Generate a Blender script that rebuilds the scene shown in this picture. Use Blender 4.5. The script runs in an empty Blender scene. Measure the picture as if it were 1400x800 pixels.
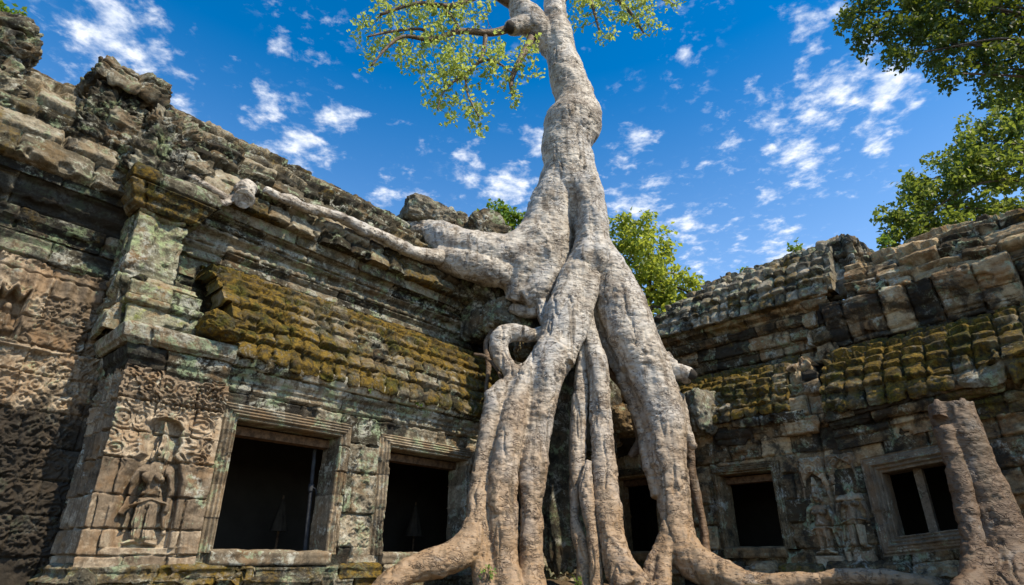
import bpy, math, numpy as np
from mathutils import Vector

# ------------------------------------------------------------------ camera, sky, sun, exposure
SC = bpy.context.scene
COL = SC.collection
PITCH = 24.4; EYE = 1.1; FPX = 816.0
cam = bpy.data.cameras.new('camera'); cam.sensor_fit = 'HORIZONTAL'; cam.sensor_width = 36.0
cam.lens = 36.0 * FPX / 1400.0; cam.clip_start = .05; cam.clip_end = 3000
camo = bpy.data.objects.new('camera', cam); COL.objects.link(camo)
camo.location = (0, 0, EYE); camo.rotation_euler = (math.radians(90 + PITCH), 0, 0)
SC.camera = camo
SUN_AZ, SUN_EL = 126.0, 52.0          # clockwise from the view direction (+Y), and height
SUN_STRENGTH, SKY_STRENGTH, EXPOSURE = 5.0, .15, .42
sl = bpy.data.lights.new('sun', 'SUN'); sl.energy = SUN_STRENGTH; sl.angle = math.radians(.5); sl.color = (1.0, .885, .70)
so = bpy.data.objects.new('sun', sl); COL.objects.link(so)
_a, _e = math.radians(SUN_AZ), math.radians(SUN_EL)
SDIR = Vector((math.sin(_a) * math.cos(_e), math.cos(_a) * math.cos(_e), math.sin(_e)))
so.rotation_euler = SDIR.to_track_quat('Z', 'Y').to_euler()
vs = SC.view_settings
vs.view_transform = 'Standard'; vs.look = 'None'; vs.gamma = 1; vs.use_curve_mapping = False; vs.exposure = EXPOSURE
SC.cycles.use_denoising = True
SC.cycles.max_bounces = 6; SC.cycles.diffuse_bounces = 3; SC.cycles.transparent_max_bounces = 6

def pray(px, py):
    """direction through a point of the photograph (1400 x 800), not normalised; its y grows with distance"""
    x = px - 700.; u = 400. - py; c, s = math.cos(math.radians(PITCH)), math.sin(math.radians(PITCH))
    return np.array([x, FPX * c - u * s, u * c + FPX * s])

def at(px, py, D):
    r = pray(px, py); return r * (D / r[1]) + np.array([0, 0, EYE])

def scale_at(px, py, D):
    return D / pray(px, py)[1]

class NT:
    def __init__(s, nt): s.nt = nt; nt.nodes.clear()
    def n(s, t, ins=None, **kw):
        o = s.nt.nodes.new(t)
        for k, v in kw.items(): setattr(o, k, v)
        for k, v in (ins or {}).items():
            sock = o.inputs[k]
            if isinstance(v, bpy.types.NodeSocket): s.nt.links.new(v, sock)
            else: sock.default_value = v
        return o
    def math(s, op, a, b=0.0, clamp=False):
        o = s.n('ShaderNodeMath', {0: a, 1: b}, operation=op); o.use_clamp = clamp; return o.outputs[0]
    def mix(s, f, a, b, mode='MIX'):
        o = s.n('ShaderNodeMix', data_type='RGBA', blend_type=mode)
        for k, v in ((0, f), (6, a), (7, b)):
            if isinstance(v, bpy.types.NodeSocket): s.nt.links.new(v, o.inputs[k])
            else: o.inputs[k].default_value = v if k == 0 else (v[0], v[1], v[2], 1)
        return o.outputs[2]
    def step(s, x, a, b, smooth=True):
        o = s.n('ShaderNodeMapRange', {0: x, 1: a, 2: b, 3: 0.0, 4: 1.0}); o.interpolation_type = 'SMOOTHSTEP' if smooth else 'LINEAR'
        return o.outputs[0]
    def noise(s, vec, scale, detail=4.0, rough=.55, dist=0.0):
        o = s.n('ShaderNodeTexNoise', {'Vector': vec, 'Scale': scale, 'Detail': detail, 'Roughness': rough, 'Distortion': dist})
        return o.outputs[0]

CLOUDS = [(150, 25, 120, 1), (210, 70, 60, .9), (80, 20, 60, .8), (360, 148, 48, 1), (410, 198, 80, 1), (255, 150, 45, .9), (470, 158, 50, .9),
          (385, 55, 28, .8), (640, 225, 50, .9), (690, 262, 70, 1), (735, 197, 36, .9), (860, 195, 52, .9), (870, 288, 75, 1), (935, 312, 62, .9),
          (1110, 20, 60, .75), (1135, 125, 100, 1), (1205, 118, 80, 1), (1090, 215, 75, 1), (1060, 182, 50, .9), (1000, 205, 34, .85),
          (1045, 265, 24, .9), (965, 222, 22, .8), (1070, 340, 70, .85), (960, 358, 30, .9), (525, 268, 42, .8), (1030, 125, 42, .7),
          (935, 80, 20, .7), (1190, 180, 55, .9), (650, 20, 40, .5), (20, 110, 70, .7), (1010, 320, 40, .6), (570, 285, 40, .7), (1110, 65, 40, .7)]

def build_world():
    w = bpy.data.worlds.new('World'); SC.world = w; w.use_nodes = True
    T = NT(w.node_tree)
    sky = T.n('ShaderNodeTexSky', sky_type='NISHITA'); sky.sun_disc = False
    sky.sun_elevation = _e; sky.sun_rotation = _a; sky.altitude = 200; sky.air_density = 1.0; sky.dust_density = .35; sky.ozone_density = 2.5
    d = T.n('ShaderNodeTexCoord').outputs['Generated']
    sep = T.n('ShaderNodeSeparateXYZ', {0: d})
    el = T.step(sep.outputs[2], .28, .82)
    hs = T.n('ShaderNodeHueSaturation', {'Hue': .498, 'Saturation': T.math('ADD', 1.06, T.math('MULTIPLY', el, .44)), 'Value': T.math('SUBTRACT', 1.36, T.math('MULTIPLY', el, .32)), 'Color': sky.outputs[0]})
    z = T.math('MAXIMUM', sep.outputs[2], .03)
    pv = T.n('ShaderNodeCombineXYZ', {0: T.math('DIVIDE', sep.outputs[0], z), 1: T.math('DIVIDE', sep.outputs[1], z), 2: 0.0}).outputs[0]
    mask = None
    for px, py, r, a in CLOUDS:
        c = pray(px, py); L = np.linalg.norm(c); c = c / L; rad = r / L * 1.05
        dist = T.n('ShaderNodeVectorMath', {0: d, 1: tuple(c)}, operation='DISTANCE').outputs['Value']
        m = T.n('ShaderNodeMapRange', {0: dist, 1: 0.0, 2: rad, 3: a, 4: 0.0}).outputs[0]
        mask = m if mask is None else T.math('MAXIMUM', mask, m)
    n1 = T.noise(pv, 15.0, 8.0, .60, .15)
    n2 = T.noise(pv, 6.5, 5.0, .6, .1)
    v = T.math('ADD', T.math('MULTIPLY', n1, 1.55), T.math('MULTIPLY', n2, .85))
    v = T.math('ADD', v, T.math('MULTIPLY', mask, .56))
    cover = T.math('MULTIPLY', T.step(v, 1.40, 1.96), .90)
    w1 = T.noise(pv, 26.0, 7.0, .62, .2); w2 = T.noise(pv, 4.0, 3.0, .5, .2)
    wisp = T.math('MULTIPLY', T.math('MULTIPLY', T.step(w1, .52, .74), T.step(w2, .48, .64)), .34)
    cover = T.math('MAXIMUM', cover, wisp)
    cc = T.mix(T.step(n1, .45, .72), (4.6, 5.0, 5.7), (6.3, 6.4, 6.6))
    col = T.mix(cover, hs.outputs[0], cc)
    bg = T.n('ShaderNodeBackground', {0: col, 1: SKY_STRENGTH})
    o = T.n('ShaderNodeOutputWorld', {0: bg.outputs[0]})
build_world()

# ------------------------------------------------------------------ helpers: noise
def _h(ix, iy, iz, seed):
    h = (ix.astype(np.int64) * 374761393 + iy.astype(np.int64) * 668265263 + iz * 1440662683 + seed * 974634757) & 0xffffffff
    h = ((h ^ (h >> 13)) * 1274126177) & 0xffffffff
    h = ((h ^ (h >> 16)) * 2246822519) & 0xffffffff
    return ((h ^ (h >> 15)) & 0xffffff) / float(0x1000000)

def vn2(x, y, seed=0):
    ix = np.floor(x); iy = np.floor(y); fx = x - ix; fy = y - iy
    fx = fx * fx * fx * (fx * (fx * 6 - 15) + 10); fy = fy * fy * fy * (fy * (fy * 6 - 15) + 10)
    a = _h(ix, iy, 0, seed); b = _h(ix + 1, iy, 0, seed); c = _h(ix, iy + 1, 0, seed); d = _h(ix + 1, iy + 1, 0, seed)
    return (a + (b - a) * fx + (c - a) * fy + (a - b - c + d) * fx * fy) * 2 - 1

def fb2(x, y, seed=0, oct=4, gain=.5):
    t = 0; a = 1.; s = 0
    for o in range(oct):
        t = t + a * vn2(x * 2.03 ** o + o * 17.3, y * 2.03 ** o - o * 9.1, seed + o); s += a; a *= gain
    return t / s * 1.5

def vn3(x, y, z, seed=0):
    ix = np.floor(x); iy = np.floor(y); iz = np.floor(z).astype(np.int64)
    fx = x - ix; fy = y - iy; fz = z - iz
    fx, fy, fz = (f * f * (3 - 2 * f) for f in (fx, fy, fz))
    r = 0
    for dz in (0, 1):
        a = _h(ix, iy, iz + dz, seed); b = _h(ix + 1, iy, iz + dz, seed); c = _h(ix, iy + 1, iz + dz, seed); d = _h(ix + 1, iy + 1, iz + dz, seed)
        r = r + (a + (b - a) * fx + (c - a) * fy + (a - b - c + d) * fx * fy) * (fz if dz else 1 - fz)
    return r * 2 - 1

def fb3(P, sc, seed=0, oct=4, gain=.5):
    t = 0; a = 1.; s = 0
    sc = np.broadcast_to(np.asarray(sc, float), (3,))
    for o in range(oct):
        k = 2.03 ** o
        t = t + a * vn3(P[:, 0] * sc[0] * k + o * 7.7, P[:, 1] * sc[1] * k + o * 3.1, P[:, 2] * sc[2] * k - o * 5.3, seed + o); s += a; a *= gain
    return t / s * 1.5

def hsh(i, seed=0):
    return _h(np.asarray(i, dtype=np.int64), np.asarray(i, dtype=np.int64) // 7, 3, seed)

def sstep(a, b, x):
    t = np.clip((x - a) / (b - a), 0, 1); return t * t * (3 - 2 * t)

# ------------------------------------------------------------------ helpers: objects
def tag(o, label=None, cat=None, group=None, kind=None):
    for k, v in (('label', label), ('category', cat), ('group', group), ('kind', kind)):
        if v: o[k] = v
    return o

def empty(name, loc, label, cat, group=None):
    o = bpy.data.objects.new(name, None); COL.objects.link(o); o.location = loc; o.empty_display_size = .2
    return tag(o, label, cat, group)

def mesh_obj(name, verts, faces, mat, parent=None, col=None, smooth=True):
    """verts (n,3), faces: array (m,k) or list of such arrays"""
    verts = np.asarray(verts, np.float32)
    fl = faces if isinstance(faces, list) else [faces]
    fl = [np.asarray(f, np.int32) for f in fl if len(f)]
    me = bpy.data.meshes.new(name)
    me.vertices.add(len(verts)); me.vertices.foreach_set('co', verts.ravel())
    tot = np.concatenate([np.full(len(f), f.shape[1], np.int32) for f in fl])
    idx = np.concatenate([f.ravel() for f in fl])
    st = np.concatenate([[0], np.cumsum(tot)[:-1]]).astype(np.int32)
    me.loops.add(len(idx)); me.loops.foreach_set('vertex_index', idx)
    me.polygons.add(len(tot)); me.polygons.foreach_set('loop_start', st)
    me.update(calc_edges=True)
    me.polygons.foreach_set('use_smooth', np.full(len(tot), smooth))
    if col is not None:
        a = me.color_attributes.new('Col', 'FLOAT_COLOR', 'POINT')
        c = np.ones((len(verts), 4), np.float32); c[:, :3] = col; a.data.foreach_set('color', c.ravel())
    me.validate()
    if mat: me.materials.append(mat)
    o = bpy.data.objects.new(name, me); COL.objects.link(o)
    if parent is not None:
        o.parent = parent
        o.matrix_parent_inverse = parent_world(parent).inverted()
    return o

def parent_world(p):
    from mathutils import Matrix
    m = Matrix.Identity(4); q = p
    if q.type == 'EMPTY' and q.parent is None: return Matrix.Translation(q.location)
    while q is not None and q.parent is not None: q = q.parent
    if q.type == 'EMPTY': return Matrix.Identity(4) if p is not q else Matrix.Translation(q.location)
    return Matrix.Identity(4)

# ------------------------------------------------------------------ materials
def new_mat(name):
    m = bpy.data.materials.new(name); m.use_nodes = True; return m, NT(m.node_tree)

def finish(T, col, rough=.9, bump=None, bstr=.5, bdist=.02, spec=.2, extra=None):
    b = T.n('ShaderNodeBsdfPrincipled', {'Base Color': col, 'Roughness': rough, 'Specular IOR Level': spec})
    if bump is not None:
        bn = T.n('ShaderNodeBump', {'Strength': bstr, 'Distance': bdist, 'Height': bump}); T.nt.links.new(bn.outputs[0], b.inputs['Normal'])
    T.n('ShaderNodeOutputMaterial', {0: b.outputs[0]}); return b

def stone(name, dark, mid, light, lichen=.5, black=.5, moss_cols=((.040, .030, .010), (.205, .130, .024)), warm=(.24, .13, .055), pale=(.27, .33, .20), streak=.5, bstr=.95, bdist=.045):
    m, T = new_mat(name)
    pos = T.n('ShaderNodeNewGeometry').outputs['Position']
    at_ = T.n('ShaderNodeAttribute', attribute_name='Col')
    sp = T.n('ShaderNodeSeparateColor', {0: at_.outputs['Color']})
    tint, moss, stain_shade = sp.outputs[0], sp.outputs[1], sp.outputs[2]
    M = lambda a, b: T.math('MULTIPLY', a, b)
    A = lambda a, b: T.math('ADD', a, b)
    nM = T.noise(pos, 6.0, 8, .72, .4); nF = T.noise(pos, 34.0, 6, .75); nP = T.noise(pos, 3.1, 8, .74, .6); nG = T.noise(pos, 15.0, 6, .7, .3)
    drip = T.noise(T.n('ShaderNodeVectorMath', {0: pos, 1: (5.5, 5.5, .7)}, operation='MULTIPLY').outputs[0], 1.0, 6, .65, .2)
    v = A(A(M(nM, .8), M(tint, .50)), A(M(nF, .35), M(nG, .30)))
    v = T.math('SUBTRACT', v, .055)
    c = T.mix(T.step(v, .72, .98), dark, mid)
    c = T.mix(T.step(v, .95, 1.22), c, light)
    c = T.mix(M(T.step(A(T.noise(pos, 2.4, 6, .68), M(tint, .12)), .56, .70), .6), c, warm)
    c = T.mix(M(T.step(drip, .55, .72), streak), c, (.042, .036, .027))
    # pale lichen crusts with ragged edges
    li = M(T.step(A(nP, M(nF, .25)), .71 - .15 * lichen, .79 - .14 * lichen), T.step(nG, .40, .54))
    c = T.mix(M(li, .8), c, T.mix(T.step(T.noise(pos, 4.0, 4), .42, .58), pale, (.44, .43, .36)))
    # black biofilm, and the shade painted onto the lower carved wall
    nB = T.noise(pos, 1.9, 8, .72, .5)
    bl = T.step(A(A(nB, M(nF, .22)), M(stain_shade, .45)), .74 - .14 * black, .86 - .12 * black)
    c = T.mix(M(bl, .86), c, (.022, .020, .017))
    # moss
    nm = A(A(T.noise(pos, 4.0, 8, .72, .3), M(nF, .30)), M(nG, .2))
    mm = T.step(A(nm, M(moss, .75)), 1.00, 1.34)
    mc = T.mix(T.step(A(M(nG, .7), M(nF, .5)), .46, .72), moss_cols[0], moss_cols[1])
    mc = T.mix(M(T.step(T.noise(pos, 2.1, 6, .66), .50, .62), .75), mc, T.mix(T.step(nF, .4, .65), (.022, .027, .007), (.085, .095, .016)))
    mc = T.mix(M(T.step(A(T.noise(pos, 3.1, 7, .72, .4), M(nF, .2)), .56, .72), .8), mc, (.030, .024, .013))
    c = T.mix(M(mm, T.step(nG, .30, .52)), c, mc)
    vo = T.n('ShaderNodeTexVoronoi', {'Vector': pos, 'Scale': 24.0})
    bh = A(A(M(nM, .5), M(nG, .5)), A(M(nF, .5), M(T.step(vo.outputs[0], 0.0, .35), .16)))
    finish(T, c, .93, bh, bstr, bdist, .10)
    return m

STONE_L = stone('sandstone_sunlit', (.040, .034, .023), (.150, .125, .086), (.46, .395, .29), .85, .62, warm=(.20, .125, .06))
STONE_CARVED = stone('sandstone_carved', (.060, .044, .029), (.180, .136, .092), (.44, .355, .25), .16, .36, warm=(.22, .135, .07), streak=.45, bstr=.7, bdist=.025)
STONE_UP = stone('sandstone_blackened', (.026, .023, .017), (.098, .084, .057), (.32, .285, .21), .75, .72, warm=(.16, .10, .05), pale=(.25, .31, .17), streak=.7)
STONE_ROOF = stone('sandstone_roof', (.028, .024, .016), (.108, .090, .060), (.34, .295, .215), .45, .50, warm=(.17, .11, .05))
STONE_R = stone('sandstone_damp', (.055, .041, .024), (.215, .150, .082), (.48, .36, .21), .50, .48, warm=(.25, .135, .06))
STONE_DEV = stone('sandstone_dancers', (.07, .055, .037), (.23, .17, .11), (.45, .37, .25), .45, .30, warm=(.28, .16, .08), streak=.3, bstr=.7, bdist=.025)
STONE_FRAME = stone('sandstone_frames', (.055, .043, .029), (.185, .145, .098), (.46, .38, .27), .52, .30, warm=(.21, .13, .065), streak=.35, bstr=.55, bdist=.02)
STONE_RR = stone('sandstone_grey_roof', (.050, .045, .034), (.19, .165, .122), (.46, .41, .32), .55, .38, warm=(.2, .135, .07))
STONE_GREEN = stone('sandstone_green_crust', (.048, .045, .030), (.17, .155, .10), (.40, .38, .27), .70, .62, moss_cols=((.10, .12, .015), (.33, .37, .03)), pale=(.33, .40, .20), streak=.3)

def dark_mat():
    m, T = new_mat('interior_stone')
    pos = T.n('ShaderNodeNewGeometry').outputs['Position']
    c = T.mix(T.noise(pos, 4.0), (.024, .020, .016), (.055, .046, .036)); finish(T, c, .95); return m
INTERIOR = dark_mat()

def bark_mat(name, c1, c2, c3, c4, low=True):
    m, T = new_mat(name)
    pos = T.n('ShaderNodeNewGeometry').outputs['Position']
    stretch = T.n('ShaderNodeVectorMath', {0: pos, 1: (1, 1, 2.6)}, operation='MULTIPLY').outputs[0]
    nL = T.noise(pos, 1.4, 5, .6, .4); nM = T.noise(stretch, 5.5, 6, .66, .3); nF = T.noise(stretch, 26, 5, .7)
    nS = T.noise(pos, 2.3, 7, .68, .5)
    c = T.mix(T.step(T.math('ADD', T.math('MULTIPLY', nS, .75), T.math('ADD', T.math('MULTIPLY', nM, .30), T.math('MULTIPLY', nF, .12))), .42, .72), c1, c2)
    c = T.mix(T.math('MULTIPLY', T.step(nL, .48, .64), .7), c, c3)
    # lower down the roots are browner, worn and stained by soil
    if low:
        z = T.n('ShaderNodeSeparateXYZ', {0: pos}).outputs[2]
        f = T.math('SUBTRACT', 1.0, T.step(T.math('ADD', z, T.math('MULTIPLY', nL, 2.6)), 2.0, 6.4))
        c = T.mix(T.math('MULTIPLY', f, T.math('ADD', .42, T.math('MULTIPLY', nM, .9))), c, c4)
    vo = T.n('ShaderNodeTexVoronoi', {'Vector': stretch, 'Scale': 9.0, 'Randomness': 1.0})
    sc = T.math('MULTIPLY', T.math('SUBTRACT', 1.0, T.step(vo.outputs[0], .10, .26)), T.step(T.noise(pos, 3.3, 3), .45, .56))
    c = T.mix(T.math('MULTIPLY', sc, .8), c, (.07, .05, .033))
    dr = T.noise(T.n('ShaderNodeVectorMath', {0: pos, 1: (7, 7, .8)}, operation='MULTIPLY').outputs[0], 1.0, 6, .68, .3)
    c = T.mix(T.math('MULTIPLY', T.step(T.math('ADD', dr, T.math('MULTIPLY', nF, .12)), .57, .70), .72), c, (.115, .082, .048))
    # curved cracks between flaking scales, and the pale lips beside them
    cv = T.n('ShaderNodeVectorMath', {0: pos, 1: (6.5, 6.5, 11.0)}, operation='MULTIPLY').outputs[0]
    rdg = T.math('ABSOLUTE', T.math('SUBTRACT', T.noise(cv, 1.0, 3, .55, .9), .5))
    ck = T.math('MULTIPLY', T.math('SUBTRACT', 1.0, T.step(rdg, .008, .045)), T.step(T.noise(pos, 4.0, 4, .6), .42, .60))
    lip = T.math('MULTIPLY', T.step(nF, .55, .68), T.step(nM, .45, .6))
    c = T.mix(T.math('MULTIPLY', lip, .35), c, (.60, .55, .48) if low is True else c2)
    c = T.mix(T.math('MULTIPLY', ck, .65), c, (.070, .042, .028))
    c = T.mix(T.math('MULTIPLY', T.step(T.noise(pos, 11., 6, .75), .59, .68), .5), c, (.12, .085, .055))
    c = T.mix(T.math('MULTIPLY', T.step(T.noise(pos, 2.6, 6, .7, .5), .56, .68), .45), c, (.21, .19, .165))
    v2 = T.n('ShaderNodeTexVoronoi', {'Vector': T.n('ShaderNodeVectorMath', {0: stretch, 1: T.n('ShaderNodeVectorMath', {0: T.n('ShaderNodeTexNoise', {'Vector': pos, 'Scale': 7.0, 'Detail': 3.0}).outputs[1], 1: (.25, .25, .25)}, operation='MULTIPLY').outputs[0]}, operation='ADD').outputs[0], 'Scale': 8.0}, feature='SMOOTH_F1')
    wr = T.noise(T.n('ShaderNodeVectorMath', {0: pos, 1: (2.5, 2.5, 22)}, operation='MULTIPLY').outputs[0], 1.0, 4, .6, .5)
    bh = T.math('ADD', T.math('MULTIPLY', nM, .55), T.math('ADD', T.math('MULTIPLY', nF, .22), T.math('MULTIPLY', v2.outputs[0], .55)))
    bh = T.math('ADD', bh, T.math('MULTIPLY', wr, .28))
    bh = T.math('SUBTRACT', bh, T.math('ADD', T.math('MULTIPLY', sc, .7), T.math('MULTIPLY', ck, .75)))
    finish(T, c, .62, bh, .75, .035, .35)
    return m
BARK = bark_mat('pale_smooth_bark', (.19, .150, .110), (.52, .465, .385), (.42, .40, .37), (.27, .165, .08))
BARK_BROWN = bark_mat('brown_weathered_wood', (.06, .038, .022), (.20, .13, .078), (.13, .095, .065), (.14, .08, .04), 1)
WOOD_RED = bark_mat('red_brown_wood', (.040, .027, .017), (.175, .118, .072), (.115, .085, .058), (.12, .072, .038), 1)
BARK_DARK = bark_mat('dark_tree_bark', (.07, .05, .035), (.17, .125, .09), (.12, .10, .08), (.1, .07, .05), False)

def leaf_mat(name, cs, trans=.45, tcol=(.34, .40, .03)):
    m, T = new_mat(name)
    a = T.n('ShaderNodeAttribute', attribute_name='Col'); sp = T.n('ShaderNodeSeparateColor', {0: a.outputs['Color']})
    c = T.mix(T.step(sp.outputs[0], 0., .55), cs[0], cs[1]); c = T.mix(T.step(sp.outputs[0], .55, 1.), c, cs[2])
    df = T.n('ShaderNodeBsdfPrincipled', {'Base Color': c, 'Roughness': .5, 'Specular IOR Level': .3})
    tr = T.n('ShaderNodeBsdfTranslucent', {'Color': T.mix(.6, c, tcol)})
    mx = T.n('ShaderNodeMixShader', {0: trans, 1: df.outputs[0], 2: tr.outputs[0]})
    T.n('ShaderNodeOutputMaterial', {0: mx.outputs[0]}); return m
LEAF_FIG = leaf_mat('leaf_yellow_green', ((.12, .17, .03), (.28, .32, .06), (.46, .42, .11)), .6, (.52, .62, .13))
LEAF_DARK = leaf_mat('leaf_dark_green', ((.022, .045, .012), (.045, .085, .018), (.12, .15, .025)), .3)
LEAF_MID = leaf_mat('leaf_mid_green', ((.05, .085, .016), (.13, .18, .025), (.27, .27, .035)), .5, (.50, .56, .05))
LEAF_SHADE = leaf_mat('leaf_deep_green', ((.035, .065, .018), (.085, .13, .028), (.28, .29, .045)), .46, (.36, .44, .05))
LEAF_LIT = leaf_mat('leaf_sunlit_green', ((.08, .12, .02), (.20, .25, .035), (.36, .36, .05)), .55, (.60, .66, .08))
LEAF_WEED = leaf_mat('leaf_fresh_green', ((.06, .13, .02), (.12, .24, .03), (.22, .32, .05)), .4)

def simple(name, c1, c2, rough=.8, scale=8., metal=0.0):
    m, T = new_mat(name)
    pos = T.n('ShaderNodeNewGeometry').outputs['Position']
    n = T.noise(pos, scale, 5, .65)
    b = finish(T, T.mix(T.step(n, .35, .65), c1, c2), rough, n, .4, .01); b.inputs['Metallic'].default_value = metal; return m
TIMBER = simple('old_timber', (.06, .035, .02), (.17, .10, .055), .85, 14)
CUTWOOD = simple('sawn_wood', (.20, .13, .075), (.38, .27, .165), .85, 9)
STEEL = simple('galvanised_steel', (.022, .023, .026), (.05, .052, .057), .7, 10, 0.0)
MADE_UP_CLOTH = simple('made_up_cone_cloth', (.035, .028, .02), (.06, .048, .035), .9, 6)

def ground_mat():
    m, T = new_mat('forest_floor')
    pos = T.n('ShaderNodeNewGeometry').outputs['Position']
    n = T.noise(pos, .9, 6, .65); f = T.noise(pos, 22, 5, .7)
    c = T.mix(T.step(T.math('ADD', n, T.math('MULTIPLY', f, .4)), .5, .85), (.07, .048, .028), (.19, .135, .08))
    c = T.mix(T.math('MULTIPLY', T.step(T.noise(pos, 2.2, 6, .7), .5, .64), .8), c, (.055, .065, .018))
    finish(T, c, .95, T.math('ADD', n, f), .9, .05); return m
GROUND = ground_mat()

# ------------------------------------------------------------------ masonry sheets
class Frame:
    def __init__(s, o, e, n): s.o = np.array(o); s.e = np.array(e); s.n = np.array(n)
    def w(s, S, off, z):
        S, off, z = np.broadcast_arrays(S, off, z)
        return np.stack([s.o[0] + s.e[0] * S + s.n[0] * off, s.o[1] + s.e[1] * S + s.n[1] * off, z], -1)
    def inv(s, px, py, off):
        r = pray(px, py); o = s.o + s.n * off; t = (o @ s.n) / (r[:2] @ s.n); P = r * t
        return float((P[:2] - s.o) @ s.e), float(P[2] + EYE)
_q = math.radians(41.8); FL = Frame((-3.56, 7.5), (math.sin(_q), math.cos(_q)), (math.cos(_q), -math.sin(_q)))
_q = math.radians(45.0); FR = Frame((4.47, 10.3), (math.sin(_q), -math.cos(_q)), (-math.cos(_q), -math.sin(_q)))

def sheet(name, parent, mat, F, path, prof, fn, ds=.014, dv=.014, hole=None, skirt=.3, zf=None, u0=None):
    """A displaced surface: the plan path [(s, off)] times the profile [(outset, z)], with real relief from fn."""
    path = np.array(path, float); prof = np.array(prof, float)
    seg = np.linalg.norm(np.diff(path, axis=0), axis=1); cu = np.concatenate([[0], np.cumsum(seg)])
    dirs = np.diff(path, axis=0) / seg[:, None]; nr = np.stack([-dirs[:, 1], dirs[:, 0]], 1)
    mit = np.zeros_like(path); mit[0] = nr[0]; mit[-1] = nr[-1]
    for i in range(1, len(path) - 1):
        b = nr[i - 1] + nr[i]; mit[i] = b / (1 + nr[i - 1] @ nr[i])
    nu = max(2, int(math.ceil(cu[-1] / ds)) + 1)
    u = np.linspace(0, cu[-1], nu)
    # snap samples to corners
    for c in cu[1:-1]: u[np.argmin(abs(u - c))] = c
    k = np.clip(np.searchsorted(cu, u, 'right') - 1, 0, len(seg) - 1); t = (u - cu[k]) / seg[k]
    base = path[k] + (path[k + 1] - path[k]) * t[:, None]; mm = mit[k] * (1 - t)[:, None] + mit[k + 1] * t[:, None]
    pl = np.linalg.norm(np.diff(prof, axis=0), axis=1); cv = np.concatenate([[0], np.cumsum(pl)])
    nv = max(2, int(math.ceil(cv[-1] / dv)) + 1); v = np.linspace(0, cv[-1], nv)
    out = np.interp(v, cv, prof[:, 0]); z = np.interp(v, cv, prof[:, 1])
    tx = np.gradient(out, v); tz = np.gradient(z, v)
    kk = max(1, int(.03 / dv))
    if kk > 1:
        ker = np.ones(kk) / kk
        tx = np.convolve(np.pad(tx, kk, 'edge'), ker, 'same')[kk:-kk]; tz = np.convolve(np.pad(tz, kk, 'edge'), ker, 'same')[kk:-kk]
    tl = np.hypot(tx, tz) + 1e-9; no, nz = tz / tl, -tx / tl
    U = np.repeat((u + (path[0, 0] if u0 is None else u0))[:, None], nv, 1); V = np.repeat(v[None], nu, 0)
    Z = np.repeat(z[None], nu, 0); OUT = np.repeat(out[None], nu, 0)
    r = fn(U, V, Z, OUT)
    D = r['d']; o2 = OUT + no[None] * D; Z2 = Z + nz[None] * D
    S2 = base[:, 0:1] + mm[:, 0:1] * o2; F2 = base[:, 1:2] + mm[:, 1:2] * o2
    if zf is not None: Z2 = Z2 + zf(S2, Z)
    P = F.w(S2, F2, Z2)
    Pb = F.w(S2 - mm[:, 0:1] * skirt, F2 - mm[:, 1:2] * skirt, Z2)
    one = np.ones_like(D)
    C = np.stack([r.get('tint', .5) * one, r.get('moss', 0) * one, r.get('stain_shade', 0) * one], -1)
    keep = np.ones((nu - 1, nv - 1), bool)
    if hole is not None: keep &= ~hole((U[:-1, :-1] + U[1:, 1:]) / 2, (Z[:-1, :-1] + Z[1:, 1:]) / 2)
    if 'cut' in r: keep &= ~r['cut'][:-1, :-1]
    ids = np.arange(nu * nv).reshape(nu, nv)
    q = np.stack([ids[:-1, :-1], ids[1:, :-1], ids[1:, 1:], ids[:-1, 1:]], -1)[keep]
    verts = P.reshape(-1, 3); cols = C.reshape(-1, 3); faces = [q]
    if skirt > 0:
        pk = np.pad(keep, 1)
        e = []
        a = pk[1:-1, :-1] != pk[1:-1, 1:]; i, j = np.nonzero(a); e.append(np.stack([ids[i, j], ids[i + 1, j]], 1))
        a = pk[:-1, 1:-1] != pk[1:, 1:-1]; i, j = np.nonzero(a); e.append(np.stack([ids[i, j], ids[i, j + 1]], 1))
        e = np.concatenate(e)
        n0 = len(verts); m = len(e); rows = 5
        A, Bv = P.reshape(-1, 3), Pb.reshape(-1, 3)
        uq, invx = np.unique(e, return_inverse=True); invx = invx.reshape(e.shape); nq = len(uq)
        jit = fb2(uq * .037, uq * .0 + 3.3, 5, 3)[:, None] * .004
        lay = [A[uq] + (Bv[uq] - A[uq]) * f + (jit * (0 if f in (0, 1) else 1)) for f in np.linspace(0, 1, rows)]
        verts = np.concatenate([verts] + lay); cols = np.concatenate([cols] + [C.reshape(-1, 3)[uq]] * rows)
        for l in range(rows - 1):
            b0 = n0 + l * nq; b1 = b0 + nq
            faces.append(np.stack([b0 + invx[:, 0], b0 + invx[:, 1], b1 + invx[:, 1], b1 + invx[:, 0]], 1))
    # keep only used vertices
    used = np.unique(np.concatenate([f.ravel() for f in faces])); re = np.full(len(verts), -1, np.int64); re[used] = np.arange(len(used))
    return mesh_obj(name, verts[used], [re[f] for f in faces], mat, parent, cols[used])

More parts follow.
